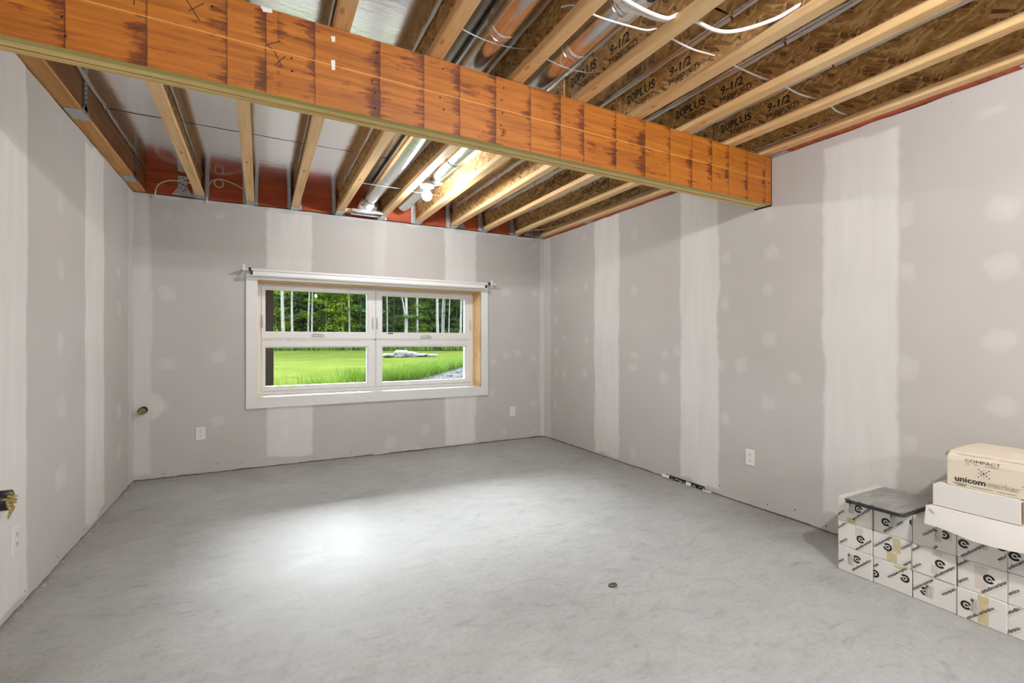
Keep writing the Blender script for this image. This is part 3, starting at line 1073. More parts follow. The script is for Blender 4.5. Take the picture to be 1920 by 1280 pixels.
mb.build('boot_collar', 'galvanized', ductA)
mb = MB().box(.722, .80, 4.845, 4.885, 2.449, 2.475)
mb.build('wood_block', 'pine_flange', ductA)
for y in (4.79, 4.87):
    MB().box(.70, .80, y, y + .012, 2.4425, 2.4445).build('mounting_strap', 'bracket_steel', ductA)
    MB().box(1.06, 1.10, y, y + .012, 2.4425, 2.4445).build('mounting_strap', 'bracket_steel', ductA)

# twisted hanger wires under the ducts
def wire(label, x0, x1, y, zs, dy=0.0):
    mb = MB()
    for ph in (0, math.pi):
        P = []
        n = 60
        for i in range(n + 1):
            t = i / n
            x = x0 + (x1 - x0) * t
            z = zs[0] + (zs[1] - zs[0]) * t - zs[2] * 4 * t * (1 - t)
            P.append((x, y + dy * t + .0018 * math.cos(t * 70 + ph), z + .0018 * math.sin(t * 70 + ph)))
        mb.tube(P, .0012, 5)
    o = mb.build('hanger_wire', 'bracket_steel')
    tag(o, label, 'wire', 'duct hanger wires')
wire('twisted wire holding up the left duct in front of the beam', .692 + .006, 1.10, 1.87, (2.515, 2.515, .032))
wire('twisted wire holding up the right duct in front of the beam', 1.11, 1.485, 1.88, (2.515, 2.515, .032))
wire('twisted wire under the left duct near the bulb', .698, 1.10, 4.02, (2.478, 2.478, .0))
wire('twisted wire under the right duct just behind the bulb', 1.11, 1.485, 4.05, (2.478, 2.478, .0))

# ------------------------------------------------------------------ bare bulb lamps
def lamp(label, x, y, z, glow, group='bare bulb lampholders'):
    t = thing('bulb_lamp', label, 'lamp', (x, y, z), group)
    mb = MB()
    mb.lathe([(.0001, .115), (.05, .115), (.05, .068), (.053, .066)], (x, y, z), 8)
    mb.build('junction_box', 'bracket_steel', t)
    mb = MB()
    mb.lathe([(.0001, .067), (.056, .067), (.058, .058), (.054, .050), (.034, .046), (.026, .030), (.024, .024), (.0001, .024)], (x, y, z), 32)
    mb.build('lampholder', 'porcelain', t)
    mb = MB()
    prof = [(.013, .034), (.014, .026), (.018, .018)]
    for i in range(13):
        a = math.radians(60 - i * 12.5)
        prof.append((.040 * math.cos(a) if i < 12 else .0005, -.020 + .040 * math.sin(a)))
    mb.lathe(prof, (x, y, z), 24)
    mb.build('bulb', glow, t)
    mb = MB()
    P = []
    for i in range(17):
        a = i / 16 * 2 * math.pi
        P.append((x + .075 + .055 * math.cos(a + 2.6), y - .02 + .03 * math.sin(a + 2.6), z + .085 + .008 * math.sin(a * 2)))
    mb.tube(P, .004, 8)
    P = [(x + .02, y, z + .09), (x + .05, y - .01, z + .10), (x + .13, y - .03, z + .09)]
    mb.tube(P, .004, 8)
    mb.build('cable_coil', 'cable_white', t)
    return t
lamp('lit bare bulb in a white lampholder hanging below the right duct', 1.20, 3.75, 2.387, 'bulb_glow')
lamp('lit bare bulb in a white lampholder above the camera side of the beam', 1.30, -.45, 2.387, 'bulb_glow_bright')
lamp('unseen bare bulb added at the far rear of the basement for fill light', 1.30, -3.0, 2.387, 'bulb_glow_bright')  # extra lamp added out of view to raise the ambient light

# ------------------------------------------------------------------ cables
def cable(label, pts, r=.0042, mat='cable_white', ends=None, n=8):
    V = [Vector(p) for p in pts]
    P = []
    for i in range(len(V) - 1):
        p0, p1, p2, p3 = V[max(i - 1, 0)], V[i], V[i + 1], V[min(i + 2, len(V) - 1)]
        for q in range(n):
            t = q / n
            P.append(0.5 * ((2 * p1) + (p2 - p0) * t + (2 * p0 - 5 * p1 + 4 * p2 - p3) * t * t + (3 * p1 - p0 - 3 * p2 + p3) * t ** 3))
    P.append(V[-1])
    mb = MB().tube(P, r, 8)
    o = mb.build('electric_cable', mat)
    tag(o, label, 'cable', 'electrical cables in the ceiling')
    return o
cable('thin white cable crossing the bays through the joist webs on the right',
      [(1.07, 1.60, 2.53), (1.105, 1.55, 2.515), (1.18, 1.50, 2.465), (1.32, 1.47, 2.452), (1.42, 1.49, 2.48), (1.49, 1.50, 2.51), (1.54, 1.49, 2.49), (1.70, 1.50, 2.487), (1.885, 1.53, 2.524), (1.95, 1.50, 2.492), (2.10, 1.50, 2.485),
       (2.275, 1.528, 2.509), (2.34, 1.50, 2.49), (2.5, 1.505, 2.483), (2.685, 1.525, 2.51), (2.75, 1.50, 2.49), (2.88, 1.52, 2.483), (3.024, 1.54, 2.506)], .0042)
cable('thick white cable bundle sagging under the right duct at the top edge',
      [(1.105, 1.36, 2.50), (1.16, 1.36, 2.455), (1.27, 1.345, 2.425), (1.40, 1.36, 2.445), (1.49, 1.38, 2.50), (1.545, 1.345, 2.47), (1.63, 1.31, 2.437), (1.72, 1.27, 2.445), (1.82, 1.19, 2.475), (1.885, 1.13, 2.515), (1.93, 1.07, 2.53)], .0078)
cable('white cable lying against the thick bundle at the top edge',
      [(1.105, 1.40, 2.50), (1.18, 1.38, 2.445), (1.30, 1.37, 2.43), (1.41, 1.385, 2.455), (1.486, 1.405, 2.497)], .0055)
cable('pale cable looping out of the back wall beside the first joist',
      [(-.792, 5.018, 2.41), (-.79, 5.005, 2.452), (-.77, 4.99, 2.51), (-.72, 4.985, 2.548), (-.66, 4.98, 2.565), (-.56, 4.985, 2.563), (-.47, 4.99, 2.56)], .0055, 'cable_cream')
loop = [(-.36 + 0 * .1, 5.02, 2.41)]
pts = [(-.42, 5.02, 2.41), (-.418, 5.0, 2.47), (-.408, 4.985, 2.55), (-.375, 4.975, 2.607), (-.33, 4.97, 2.622)]
for i in range(1, 13):
    a = math.radians(90 - i * 30)
    pts.append((-.325 + .034 * math.cos(a), 4.962 - .001 * i, 2.585 + .036 * math.sin(a)))
pts += [(-.28, 4.95, 2.618), (-.22, 4.955, 2.60), (-.16, 4.96, 2.575), (-.118, 4.97, 2.54)]
cable('pale cable with a small coil between the first and second joists', pts, .005, 'cable_cream', n=6)
cable('grey cable running along the last joist above the right wall',
      [(2.72, 5.015, 2.44), (2.74, 4.95, 2.47), (2.85, 4.85, 2.492), (2.96, 4.75, 2.495), (3.008, 4.5, 2.497), (3.015, 4.0, 2.499), (3.015, 3.0, 2.499), (3.015, 2.2, 2.499), (3.015, 1.6, 2.50)], .005, 'cable_cream')

# ------------------------------------------------------------------ window
win = structure('window_1', (1.1, B, WZ0))
def ring(mb, x0, x1, z0, z1, X0, X1, Z0, Z1, y0, y1, mi=0):
    """rectangular ring between outer (X,Z) and inner (x,z) outlines"""
    mb.box(X0, X1, y0, y1, Z0, z0, mi)
    mb.box(X0, X1, y0, y1, z1, Z1, mi)
    mb.box(X0, x0, y0, y1, z0, z1, mi)
    mb.box(x1, X1, y0, y1, z0, z1, mi)
CO = (-.117, 2.338, .558, 1.838)
cs = [('casing', (CO[0], WX0, B - .018, B, CO[2], CO[3])), ('casing', (WX1, CO[1], B - .018, B, CO[2], CO[3])),
      ('casing', (WX0, WX1, B - .018, B, WZ1, CO[3])), ('casing', (WX0, WX1, B - .018, B, CO[2], WZ0))]
for nm, b in cs:
    MB().bbox(*b, b=.0015).build(nm, 'white_trim', win)
MB().box(WX0 - .02, WX0, B - .012, 5.262, WZ0, WZ1).build('jamb', 'pine_jamb', win)
MB().box(WX1, WX1 + .02, B - .012, 5.262, WZ0, WZ1).build('jamb', 'pine_jamb', win)
MB().box(WX0 - .02, WX1 + .02, B - .012, 5.262, WZ1, WZ1 + .02).build('head_jamb', 'pine_jamb', win)
MB().box(WX0 - .02, WX1 + .02, B - .012, 5.262, WZ0 - .022, WZ0).build('sill', 'white_trim', win)
mb = MB()
ring(mb, 0.008, 2.222, .69, 1.725, WX0, WX1, WZ0, WZ1, 5.262, 5.335)
mb.box(1.090, 1.108, 5.262, 5.335, .69, 1.725)
mb.box(.008, 2.222, 5.262, 5.335, 1.193, 1.205)
mb.build('window_frame', 'vinyl', win)
sashes = [('upper left', .010, 1.088, 1.207, 1.723, .045, 1.016, 1.279, 1.690), ('upper right', 1.110, 2.220, 1.207, 1.723, 1.180, 2.152, 1.279, 1.678),
          ('lower left', .010, 1.088, .692, 1.191, .045, 1.016, .737, 1.118), ('lower right', 1.110, 2.220, .692, 1.191, 1.180, 2.152, .735, 1.118)]
for (nm, X0, X1, Z0, Z1, x0, x1, z0, z1) in sashes:
    mb = MB()
    ring(mb, x0 - .012, x1 + .012, z0 - .012, z1 + .012, X0, X1, Z0, Z1, 5.256, 5.33)
    ring(mb, x0, x1, z0, z1, x0 - .012, x1 + .012, z0 - .012, z1 + .012, 5.268, 5.325)
    ring(mb, X0 + .014, X1 - .014, Z0 + .014, Z1 - .014, X0 + .002, X1 - .002, Z0 + .002, Z1 - .002, 5.2535, 5.2562)
    s = mb.build('sash', 'vinyl', win)
    s['label'] = f'white vinyl sash of the {nm} window light'
    MB().box(x0, x1, 5.292, 5.296, z0, z1).build('pane', 'pane_glass', s)
    if 'upper' in nm:
        xc, zc = (.527, 1.243) if 'left' in nm else (1.668, 1.234)
        mb = MB()
        mb.bbox(xc - .062, xc + .062, 5.236, 5.256, zc - .012, zc + .004, .003)
        mb.tube([(xc + .05, 5.232, zc + .006), (xc + .01, 5.226, zc + .012), (xc - .03, 5.228, zc + .016), (xc - .055, 5.232, zc + .010)], [.006, .006, .005, .006], 8)
        mb.build('crank_handle', 'handle_grey', s)
        for xl in (X0 + .012, X1 - .012):
            mb = MB()
            mb.bbox(xl - .008, xl + .008, 5.238, 5.256, 1.315, 1.44, .003)
            mb.bbox(xl - .005, xl + .005, 5.228, 5.240, 1.33, 1.40, .002)
            mb.build('sash_latch', 'handle_grey', s)
mb = MB().bbox(1.238, 1.296, 5.248, 5.258, 1.262, 1.272, .002)
mb.build('screen_tab', 'black_plastic', win)

# ------------------------------------------------------------------ curtain rod over the window
rod = thing('curtain_rod', 'white double curtain rod with black end caps mounted above the window', 'curtain rod', (1.1, 4.96, 1.82))
for (y, z0, z1, xa, xb) in ((4.965, 1.828, 1.850, -.085, 2.33), (4.935, 1.783, 1.822, -.075, 2.275)):
    MB().bbox(xa, xb, y - .007, y + .007, z0, z1, .004).build('rail', 'white_trim', rod)
for (xa, y, z) in ((-.083, 4.955, 1.838), (-.070, 4.925, 1.806), (2.322, 4.955, 1.838), (2.268, 4.925, 1.802)):
    MB().bbox(xa - .011, xa + .011, y - .014, y + .014, z - .017, z + .017, .004).build('end_cap', 'black_plastic', rod)
for s, x in ((-1, -.135), (1, 2.392)):
    mb = MB()
    mb.bbox(x - .014, x + .014, B - .005, B, 1.80, 1.895, .002)
    mb.bbox(x - .004 * 1, x + .004, 4.93, B - .004, 1.826, 1.846, .002)
    mb.tube([(x, 4.94, 1.836), (x - s * .02, 4.945, 1.838), (x - s * .05, 4.952, 1.838)], .006, 8)
    mb.build('bracket', 'white_trim', rod)

# ------------------------------------------------------------------ outlets
def outlet(label, c, face):
    t = thing('wall_outlet', label, 'outlet', c, 'duplex wall outlets')
    x, y, z = c
    def place(o):
        o.location = c
        o.rotation_euler = (0, 0, {'y': 0, 'x': math.radians(-90), '-x': math.radians(90)}[face])
        o.matrix_parent_inverse = t.matrix_basis.inverted()
    p = MB().bbox(-.036, .036, -.006, 0, -.058, .058, .003).build('cover_plate', 'outlet_plastic', t)
    place(p)
    for zz in (.021, -.021):
        mb = MB()
        vs = []
        n = 20
        prof = [(.0165 * math.cos(2 * math.pi * j / n), max(-.0135, min(.0135, .0165 * math.sin(2 * math.pi * j / n)))) for j in range(n)]
        mb.add([(a, -.0075, zz + b) for a, b in prof] + [(a, -.005, zz + b) for a, b in prof], [tuple(range(n))] + [(j, j + n, (j + 1) % n + n, (j + 1) % n) for j in range(n)])
        o = mb.build('receptacle', 'outlet_plastic', t)
        place(o)
        mb = MB()
        mb.box(-.0075, -.0052, -.0083, -.0074, zz - .001, zz + .008)
        mb.box(.0052, .0075, -.0083, -.0074, zz - .001, zz + .007)
        mb.lathe([(.0001, 0), (.0028, 0), (.0028, .0008)], (0, -.0083, zz - .007), 8, 0, 'y')
        sl = mb.build('slots', 'black_plastic', o)
        sl.matrix_parent_inverse = Matrix.Identity(4)
outlet('white wall outlet on the window wall left of the window', (-.469, B, .363), 'y')
outlet('small white wall outlet on the window wall right of the window', (2.669, B, .341), 'y')
outlet('white wall outlet on the right wall between two filler strips', (R, 2.222, .352), 'x')
outlet('white wall outlet on the left wall at the picture edge', (L, 2.847, .323), '-x')

# ------------------------------------------------------------------ pipe stubs stuffed with fibre
def stub(label, c, axis, sgn, r, ln):
    t = thing('pipe_stub', label, 'pipe', c)
    mb = MB()
    mb.lathe([(r, 0), (r, sgn * ln), (r - .004, sgn * ln), (r - .004, 0)], c, 24, 0, axis)
    mb.build('pipe', 'pipe_black', t)
    mb = MB()
    for i in range(46):
        a, q = random.uniform(0, 2 * math.pi), (r - .006) * math.sqrt(random.random())
        d0, d1 = sgn * (ln - .02), sgn * (ln + random.uniform(-.004, .012))
        u0, v0 = q * math.cos(a), q * math.sin(a)
        u1, v1 = u0 + random.uniform(-.008, .008), v0 + random.uniform(-.014, .004)
        def pt(u, v, d):
            return (c[0] + u, c[1] + d, c[2] + v) if axis == 'y' else (c[0] + d, c[1] + u, c[2] + v)
        mb.tube([pt(u0, v0, d0), pt((u0 + u1) / 2, (v0 + v1) / 2, (d0 + d1) / 2 + sgn * .004), pt(u1, v1, d1)], [.005, .006, .003], 5)
    for i in range(7 if axis == 'x' else 0):
        u = random.uniform(-.02, .02)
        mb.tube([pt(u, -.015, sgn * (ln - .004)), pt(u * .8, -.04, sgn * (ln + .004)), pt(u * .5, -.062 - random.random() * .015, sgn * (ln - .006))], [.005, .0045, .001], 5)
    o = mb.build('fibre_plug', 'fibre', t)
    return t
stub('short pipe stub plugged with yellow fibre on the window wall, left corner', (-.873, B, .601), 'y', -1, .029, .065)
stub('black pipe stub plugged with yellow fibre on the left wall', (L, 2.62, .553), 'x', 1, .040, .062)

# ------------------------------------------------------------------ stack of tile cartons by the right wall
XF = 2.668
body_me = MB().bbox(XF, XF + .39, -.0785, .0785, 0.0005, .1265, .0035).mesh('carton_body', 'carton_white')
cols_y = [1.325, 1.165, 1.005, .845, .687]
rows_z = [0.0, .127, .254]
A45 = math.radians(45)
FULL = 'estudiocer\u00e1mico'
def logo(f, a, b, flip):
    an = math.pi if flip else 0
    f.arc(a, b, .0098, .0188, 25, 345, an - .35, 26)
    f.arc(a, b, .0, .0050, 0, 360, an, 10)
    f.rect(a + .0045 * math.cos(an - .2), b + .0045 * math.sin(an - .2), .010, .0035, an - .2)
def line(f, body, a, b, flip, size=.0178):
    an = A45 + (math.pi if flip else 0)
    f.text(body, size, a, b, an, .024)
    # fine tagline under the name, as tiny dashes
    k = int(len(body) * .9)
    w = len(body) * size * .5
    for i in range(k):
        d = -w / 2 + w * (i + .5) / k
        c, s = math.cos(an), math.sin(an)
        f.rect(a + d * c + .0115 * s, b + d * s - .0115 * c, .0024, .0018, an)
SPEC = {
 (0, 2): [('l', 1.309, .339, 0), ('t', FULL, 1.293, .320, 0), ('t', '\u00e1mico', 1.391, .297, 0)],
 (1, 2): [('l', 1.191, .312, 0), ('t', 'mico', 1.136, .325, 0), ('t', 'estudio', 1.182, .282, 0), ('l', 1.078, .345, 0)],
 (2, 2): [('l', .967, .332, 1), ('t', FULL, 1.000, .345, 1), ('t', 'est', .997, .265, 1)],
 (3, 2): [('l', .901, .318, 0), ('l', .783, .352, 0), ('t', FULL, .868, .304, 0), ('t', FULL, .752, .335, 0)],
 (4, 2): [('l', .745, .326, 0), ('t', FULL, .735, .300, 0)],
 (0, 1): [('l', 1.297, .190, 0), ('t', FULL, 1.278, .173, 0), ('t', 'estudioc', 1.384, .233, 0), ('t', 'r\u00e1mico', 1.378, .155, 0)],
 (1, 1): [('l', 1.182, .195, 1), ('t', FULL, 1.197, .218, 1), ('t', 'cer\u00e1mico', 1.103, .230, 1), ('t', 'estudio', 1.099, .152, 1)],
 (2, 1): [('l', .980, .198, 0), ('t', FULL, .960, .176, 0), ('t', 'estudioc', 1.064, .240, 0), ('t', 'r\u00e1mico', 1.068, .155, 0)],
 (3, 1): [('l', .821, .200, 0), ('t', FULL, .803, .178, 0), ('t', 'estudioc', .901, .240, 0), ('t', 'r\u00e1mico', .906, .160, 0)],
 (4, 1): [('t', 'r\u00e1mico', .750, .180, 0), ('l', .660, .205, 0), ('t', FULL, .645, .18, 0)],
 (0, 0): [('l', 1.314, .084, 0), ('t', FULL, 1.294, .063, 0), ('t', '\u00e1mico', 1.391, .047, 0)],
 (1, 0): [('l', 1.236, .045, 1), ('l', 1.113, .075, 1), ('t', FULL, 1.138, .092, 1), ('t', 'estu', 1.231, .086, 1)],
 (2, 0): [('l', 1.036, .050, 1), ('t', FULL, 1.048, .072, 1), ('t', 'cer\u00e1mico', .951, .086, 1)],
 (3, 0): [('l', .892, .060, 0), ('t', FULL, .848, .048, 0)],
 (4, 0): [('t', 'estudioc', .748, .108, 0), ('t', 'r\u00e1mico', .748, .030, 0)],
}
STICK = {(0, 2): (1.338, .336), (1, 2): (1.160, .330), (2, 2): (.988, .322), (0, 0): (1.342, .072), (2, 0): (1.020, .056), (3, 0): (.864, .070)}
TAPE = {(0, 2): [(1.33, .366, .05, .022, 'packing_tape'), (1.34, .268, .04, .024, 'packing_tape')], (0, 1): [(1.305, .222, .036, .055, 'pale_tape')],
        (1, 1): [(1.145, .215, .030, .070, 'packing_tape'), (1.165, .155, .042, .045, 'packing_tape')], (2, 1): [(.99, .24, .034, .022, 'pale_tape'), (1.00, .165, .026, .04, 'pale_tape')],
        (3, 1): [(.845, .195, .042, .10, 'pale_tape')], (3, 0): [(.838, .066, .034, .118, 'packing_tape')], (1, 0): [(1.13, .118, .05, .012, 'packing_tape')],
        (3, 2): [(.838, .338, .03, .04, 'pale_tape')], (4, 0): [(.695, .07, .02, .08, 'pale_tape')], (2, 2): [(.955, .34, .03, .06, 'pale_tape')]}
ROWN = ['bottom', 'middle', 'top']
DX = {}
for r in range(3):
    for c in range(5):
        dx = random.uniform(-.003, .004) + (.004 if (c, r) in ((1, 2), (1, 1)) else 0)
        yc, z0 = cols_y[c] + random.uniform(-.0012, .0012), rows_z[r]
        lab = f'white printed tile carton, {ORD[c]} from the left in the {ROWN[r]} row'
        t = thing('tile_carton', lab, 'carton', (XF + .19, yc, z0), 'stacked tile cartons')
        o = link('carton_body', body_me, t)
        o.location = (dx, yc, z0)
        xs = XF + dx
        for e in SPEC[(c, r)]:
            f = Flat()
            if e[0] == 'l':
                logo(f, -e[1], e[2], e[3])
            else:
                line(f, e[1], -e[2], e[3], e[4])
            f.clip(-(yc + .0765), -(yc - .0765), z0 + .003, z0 + .124)
            if f.f:
                f.build('printed_logo' if e[0] == 'l' else 'printed_lettering', 'black_print', xs - .0007, t)
        for (ty, tz, w, h, mt) in TAPE.get((c, r), []):
            f = Flat()
            n = 6
            vs = []
            for i in range(n + 1):
                vs.append((-w / 2 + w * i / n, -h / 2 + random.uniform(-.003, .003)))
            for i in range(n + 1):
                vs.append((w / 2 - w * i / n, h / 2 + random.uniform(-.003, .003)))
            f.poly(vs, [tuple(range(len(vs)))], -ty, tz)
            f.clip(-(yc + .0765), -(yc - .0765), z0 + .002, z0 + .1255)
            if f.f:
                f.build('tape', mt, xs - .0004, t)
        if (c, r) in STICK:
            sy, sz = STICK[(c, r)]
            f = Flat()
            f.rect(-sy, sz, .028, .060, -.05)
            f.build('sticker', 'sticker_paper', xs - .0010, t)
            f = Flat()
            for q in range(9):
                f.rect(-sy - .008 + random.uniform(-.002, .002), sz + .024 - q * .0058, .006 + random.random() * .004, .0026, -.05)
                f.rect(-sy + .003 + random.uniform(-.002, .002), sz + .022 - q * .0055, .010 * random.random() + .002, .0018, -.05)
            f.rect(-sy - .008, sz + .02, .010, .012, -.05)
            f.build('sticker_print', 'grey_print', xs - .0013, t)

# two dark-edged marbled sheets on the left end of the stack
def rounded_slab(name, x0, x1, y0, y1, z0, z1, rad, mats, parent, rot):
    pts = []
    for (cx, cy, a0) in ((x1 - rad, y1 - rad, 0), (x0 + rad, y1 - rad, 90), (x0 + rad, y0 + rad, 180), (x1 - rad, y0 + rad, 270)):
        for q in range(6):
            a = math.radians(a0 + q * 18)
            pts.append((cx + rad * math.cos(a), cy + rad * math.sin(a)))
    n = len(pts)
    mb = MB()
    vs = [(x, y, z) for z in (z0, z1) for x, y in pts]
    mb.add(vs, [tuple(range(n))[::-1]] + [(i, (i + 1) % n, n + (i + 1) % n, n + i) for i in range(n)], 1)
    mb.add(vs, [tuple(range(n, 2 * n))], 0)
    o = mb.build(name, mats, parent)
    return o
for k_, (z0, lab) in enumerate(((.3812, 'lower grey marbled sheet with dark edge lying on the tile cartons'), (.3925, 'upper grey marbled sheet with dark edge on top of its twin'))):
    t = thing('marble_sheet', lab, 'sheet', (2.78, 1.21, z0), 'marbled sheets on the cartons')
    d = -.006 * k_
    rounded_slab('sheet_panel', 2.588 + d, 2.985 + d, 1.085, 1.335, z0, z0 + .008, .02, ['marble_sheet', 'sheet_dark'], t, 0)
    for yq in (1.315, 1.265, 1.212):
        MB().bbox(2.582 + d, 2.602 + d, yq - .008, yq + .008, z0 - .0004, z0 + .0095, .002).build('edge_clip', 'sheet_dark', t)

# long white cartons and the cream tile carton on the right end
def open_carton(name, label, x0, x1, y0, y1, z0, z1, flap, group=None, mat='carton_white'):
    t = thing(name, label, 'carton', ((x0 + x1) / 2, (y0 + y1) / 2, z0), group)
    MB().bbox(x0, x1, y0, y1, z0, z1, .003).build('carton_body', mat, t)
    return t
wl = open_carton('flat_carton', 'lower flat white carton with a torn open flap on the tile cartons', 2.60, 3.02, .42, 1.000, .3808, .4665, True, 'flat white cartons')
# torn flap hanging on the front of the lower carton
n = 16
vs, fs = [], []
for i in range(n + 1):
    t_ = i / n
    y = 1.004 - t_ * .50
    zt = .4665 - .008 * t_ - .010 * math.sin(t_ * 9) * t_
    zb = .386 + .006 * math.sin(t_ * 7) - .018 * math.sin(math.pi * min(1, t_ * 1.6)) * (1 if t_ > .3 else t_ / .3)
    vs += [(2.597, y, zt), (2.588 - .012 * math.sin(math.pi * t_), y, (zt + zb) / 2 + .008), (2.580 - .016 * math.sin(math.pi * t_), y, zb)]
for i in range(n):
    for q in (0, 1):
        fs.append((3 * i + q, 3 * i + q + 1, 3 * i + q + 4, 3 * i + q + 3))
MB().add(vs, fs, 0, True).build('flap', 'carton_white', wl)
mb = MB()
mb.add([(2.598, 1.003, .384), (2.70, 1.034, .39), (2.70, 1.034, .455), (2.598, 1.003, .464)], [(0, 1, 2, 3)])
mb.add([(2.598, 1.003, .464), (2.70, 1.034, .455), (2.72, 1.000, .468), (2.61, .995, .468)], [(0, 1, 2, 3)])
mb.build('end_flap', ['carton_raw'], wl)
f = Flat()
for (a, b) in ((-.985, .447), (-.977, .445), (-.980, .410), (-.972, .408)):
    f.rect(a, b, .0018, .020, .6)
f.build('printed_ticks', 'black_print', 2.5845, wl)
wu = open_carton('flat_carton', 'upper flat white carton under the cream carton', 2.615, 3.03, .712, .988, .4685, .562, False, 'flat white cartons')
mb = MB()
mb.add([(2.616, .990, .560), (2.616, .990, .548), (2.655, 1.004, .566), (2.650, 1.000, .574)], [(0, 1, 2, 3)])
mb.add([(2.617, .709, .474), (2.617, .709, .560), (2.68, .706, .568), (2.70, .706, .48)], [(0, 1, 2, 3)])
mb.build('carton_edge', 'carton_raw', wu)
mb = MB()
for (y0, y1, z) in ((.72, .98, .5635),):
    mb.add([(2.615, y0, .5625), (2.615, y1, .5625), (2.66, y1, .566), (2.66, y0, .566)], [(0, 1, 2, 3)])
mb.build('flap', 'carton_white', wu)
cr = thing('tile_carton', 'cream tile carton with black lettering on top of the white cartons', 'carton', (2.8, .74, .566))
CZ0, CZ1 = .5665, .7075
mb = MB()
vs = []
# body slightly crushed, its upper long edge rounded off
sec = [(2.642, CZ0), (2.640, CZ0 + .11), (2.646, CZ1 - .012), (2.672, CZ1 + .004), (2.80, CZ1 + .010), (2.96, CZ1 + .006), (2.985, CZ1 - .01), (2.985, CZ0)]
for y in (.948, .945, .55, .546):
    for (x, z) in sec:
        vs.append((x + (.002 if y in (.948, .546) else 0), y, z - (.002 if y in (.948, .546) and z > CZ1 - .02 else 0)))
k8 = len(sec)
fs = []
for i in range(3):
    for j in range(k8):
        fs.append((i * k8 + j, i * k8 + (j + 1) % k8, (i + 1) * k8 + (j + 1) % k8, (i + 1) * k8 + j))
fs += [tuple(range(k8))[::-1], tuple(range(3 * k8, 4 * k8))]
mb.add(vs, fs)
mb.build('carton_body', 'carton_cream', cr)
mb = MB()
mb.add([(2.643, .948, CZ1 - .012), (2.648, .960, CZ1 - .02), (2.665, .957, CZ1 - .006), (2.672, .948, CZ1 + .002)], [(0, 1, 2, 3)])
mb.add([(2.641, .949, CZ0 + .004), (2.650, .956, CZ0 + .001), (2.67, .952, CZ0 + .0), (2.66, .949, CZ0 + .006)], [(0, 1, 2, 3)])
mb.build('torn_corner', 'carton_raw', cr)
f = Flat()
f.text('COMPACT', .0180, -.833, CZ0 + .1155, 0, 0.0, 1.30)
for (s, a) in (('gres', -.877), ('fine', -.852), ('porcellanato', -.803)):
    f.text(s, .0078, a, CZ0 + .1035, 0, .0)
cx, cz = -.828, CZ0 + .072
for i in range(-2, 3):
    for j in range(-2, 3):
        if (i + j) % 2 and max(abs(i), abs(j)) == 2 and False:
            continue
        if (abs(i) == 2) != (abs(j) == 2) and (i == 0 or j == 0) is False:
            continue
        rr = .0034 if (i == 0 and j == 0) else (.0024 if abs(i) == abs(j) else .0014)
        f.disc(cx + i * .0082, cz + j * .0076, rr, 8)
f.text('unicom', .033, -.871, CZ0 + .033, 0, .02, 1.02)
for q in range(3):
    f.rect(-.925 + q * .003 + .02, CZ0 + .014 - q * .004, .05 - q * .012, .0014)
f.rect(-.835, CZ0 + .010, .07, .0016)
f.rect(-.76, CZ0 + .010, .06, .0016)
f.build('printed_lettering', 'black_print', 2.6395, cr)
f = Flat()
f.text('starker', .033, -.768, CZ0 + .033, 0, .012, 1.02)
f.text('\u2122', .012, -.712, CZ0 + .046, 0, 0)
f.build('outline_lettering', 'black_print', 2.6395, cr)
f = Flat()
f.text('starker', .033, -.768, CZ0 + .033, 0, -.004, 1.02)
f.build('lettering_fill', 'carton_cream', 2.6388, cr)
# faint print block on the crushed top edge
mb = MB()
for (y0, y1) in ((.80, .918), (.62, .785)):
    mb.add([(2.653, y1, CZ1 - .0045), (2.664, y1 - .006, CZ1 + .0012), (2.664, y0, CZ1 + .0012), (2.653, y0 + .006, CZ1 - .0045)], [(0, 1, 2, 3)])
mb.build('top_print', 'sticker_paper', cr)

# small ring lying on the floor
mb = MB()
P = [(1.512 + .020 * math.cos(a * math.pi / 10), 1.814 + .013 * math.sin(a * math.pi / 10), .0045) for a in range(20)]
mb.tube(P, .0042, 8, closed=True)
tag(mb.build('rubber_ring', 'rubber_brown'), 'small brown ring lying alone on the concrete floor', 'ring')

# ------------------------------------------------------------------ outside: lawn, gravel, boulders, deck and forest
G = .30
mb = MB()
nx, ny = 60, 60
vs, fs = [], []
for j in range(ny + 1):
    for i in range(nx + 1):
        x, y = -60 + 150 * i / nx, 5.34 + 120 * (j / ny) ** 1.8
        z = G + (.10 * math.sin(x * .23 + 1) * math.sin(y * .17) if y > 14 else 0) + max(0, y - 44) * .03
        vs.append((x, y, z))
for j in range(ny):
    for i in range(nx):
        p = j * (nx + 1) + i
        fs.append((p, p + 1, p + nx + 2, p + nx + 1))
lawn = mb.add(vs, fs, 0, True).build('ground', 'lawn')
lawn['kind'] = 'structure'

def gline(y):           # boundary between tall grass and gravel (x on the boundary for a given y)
    return 2.823 + (y - 9.745) * .664
mb = MB()
ico = bmesh.new()
bmesh.ops.create_icosphere(ico, subdivisions=1, radius=1)
iv = [v.co.copy() for v in ico.verts]
ifc = [[v.index for v in f.verts] for f in ico.faces]
ico.free()
for _ in range(5200):
    y = random.uniform(8.2, 16.0)
    x = gline(y) + random.uniform(-.03, 1) ** 2 * 5.0
    s = random.uniform(.022, .06)
    sx, sy, sz = s * random.uniform(.7, 1.4), s * random.uniform(.7, 1.4), s * random.uniform(.5, 1)
    a = random.random() * 6.28
    c_, s_ = math.cos(a), math.sin(a)
    mb.add([(x + (v.x * sx) * c_ - (v.y * sy) * s_, y + (v.x * sx) * s_ + (v.y * sy) * c_, G + s * .4 + v.z * sz) for v in iv], ifc)
gr = mb.build('gravel', 'gravel_grey')
tag(gr, 'grey gravel strip beyond the lower right window light', 'gravel', kind='stuff')

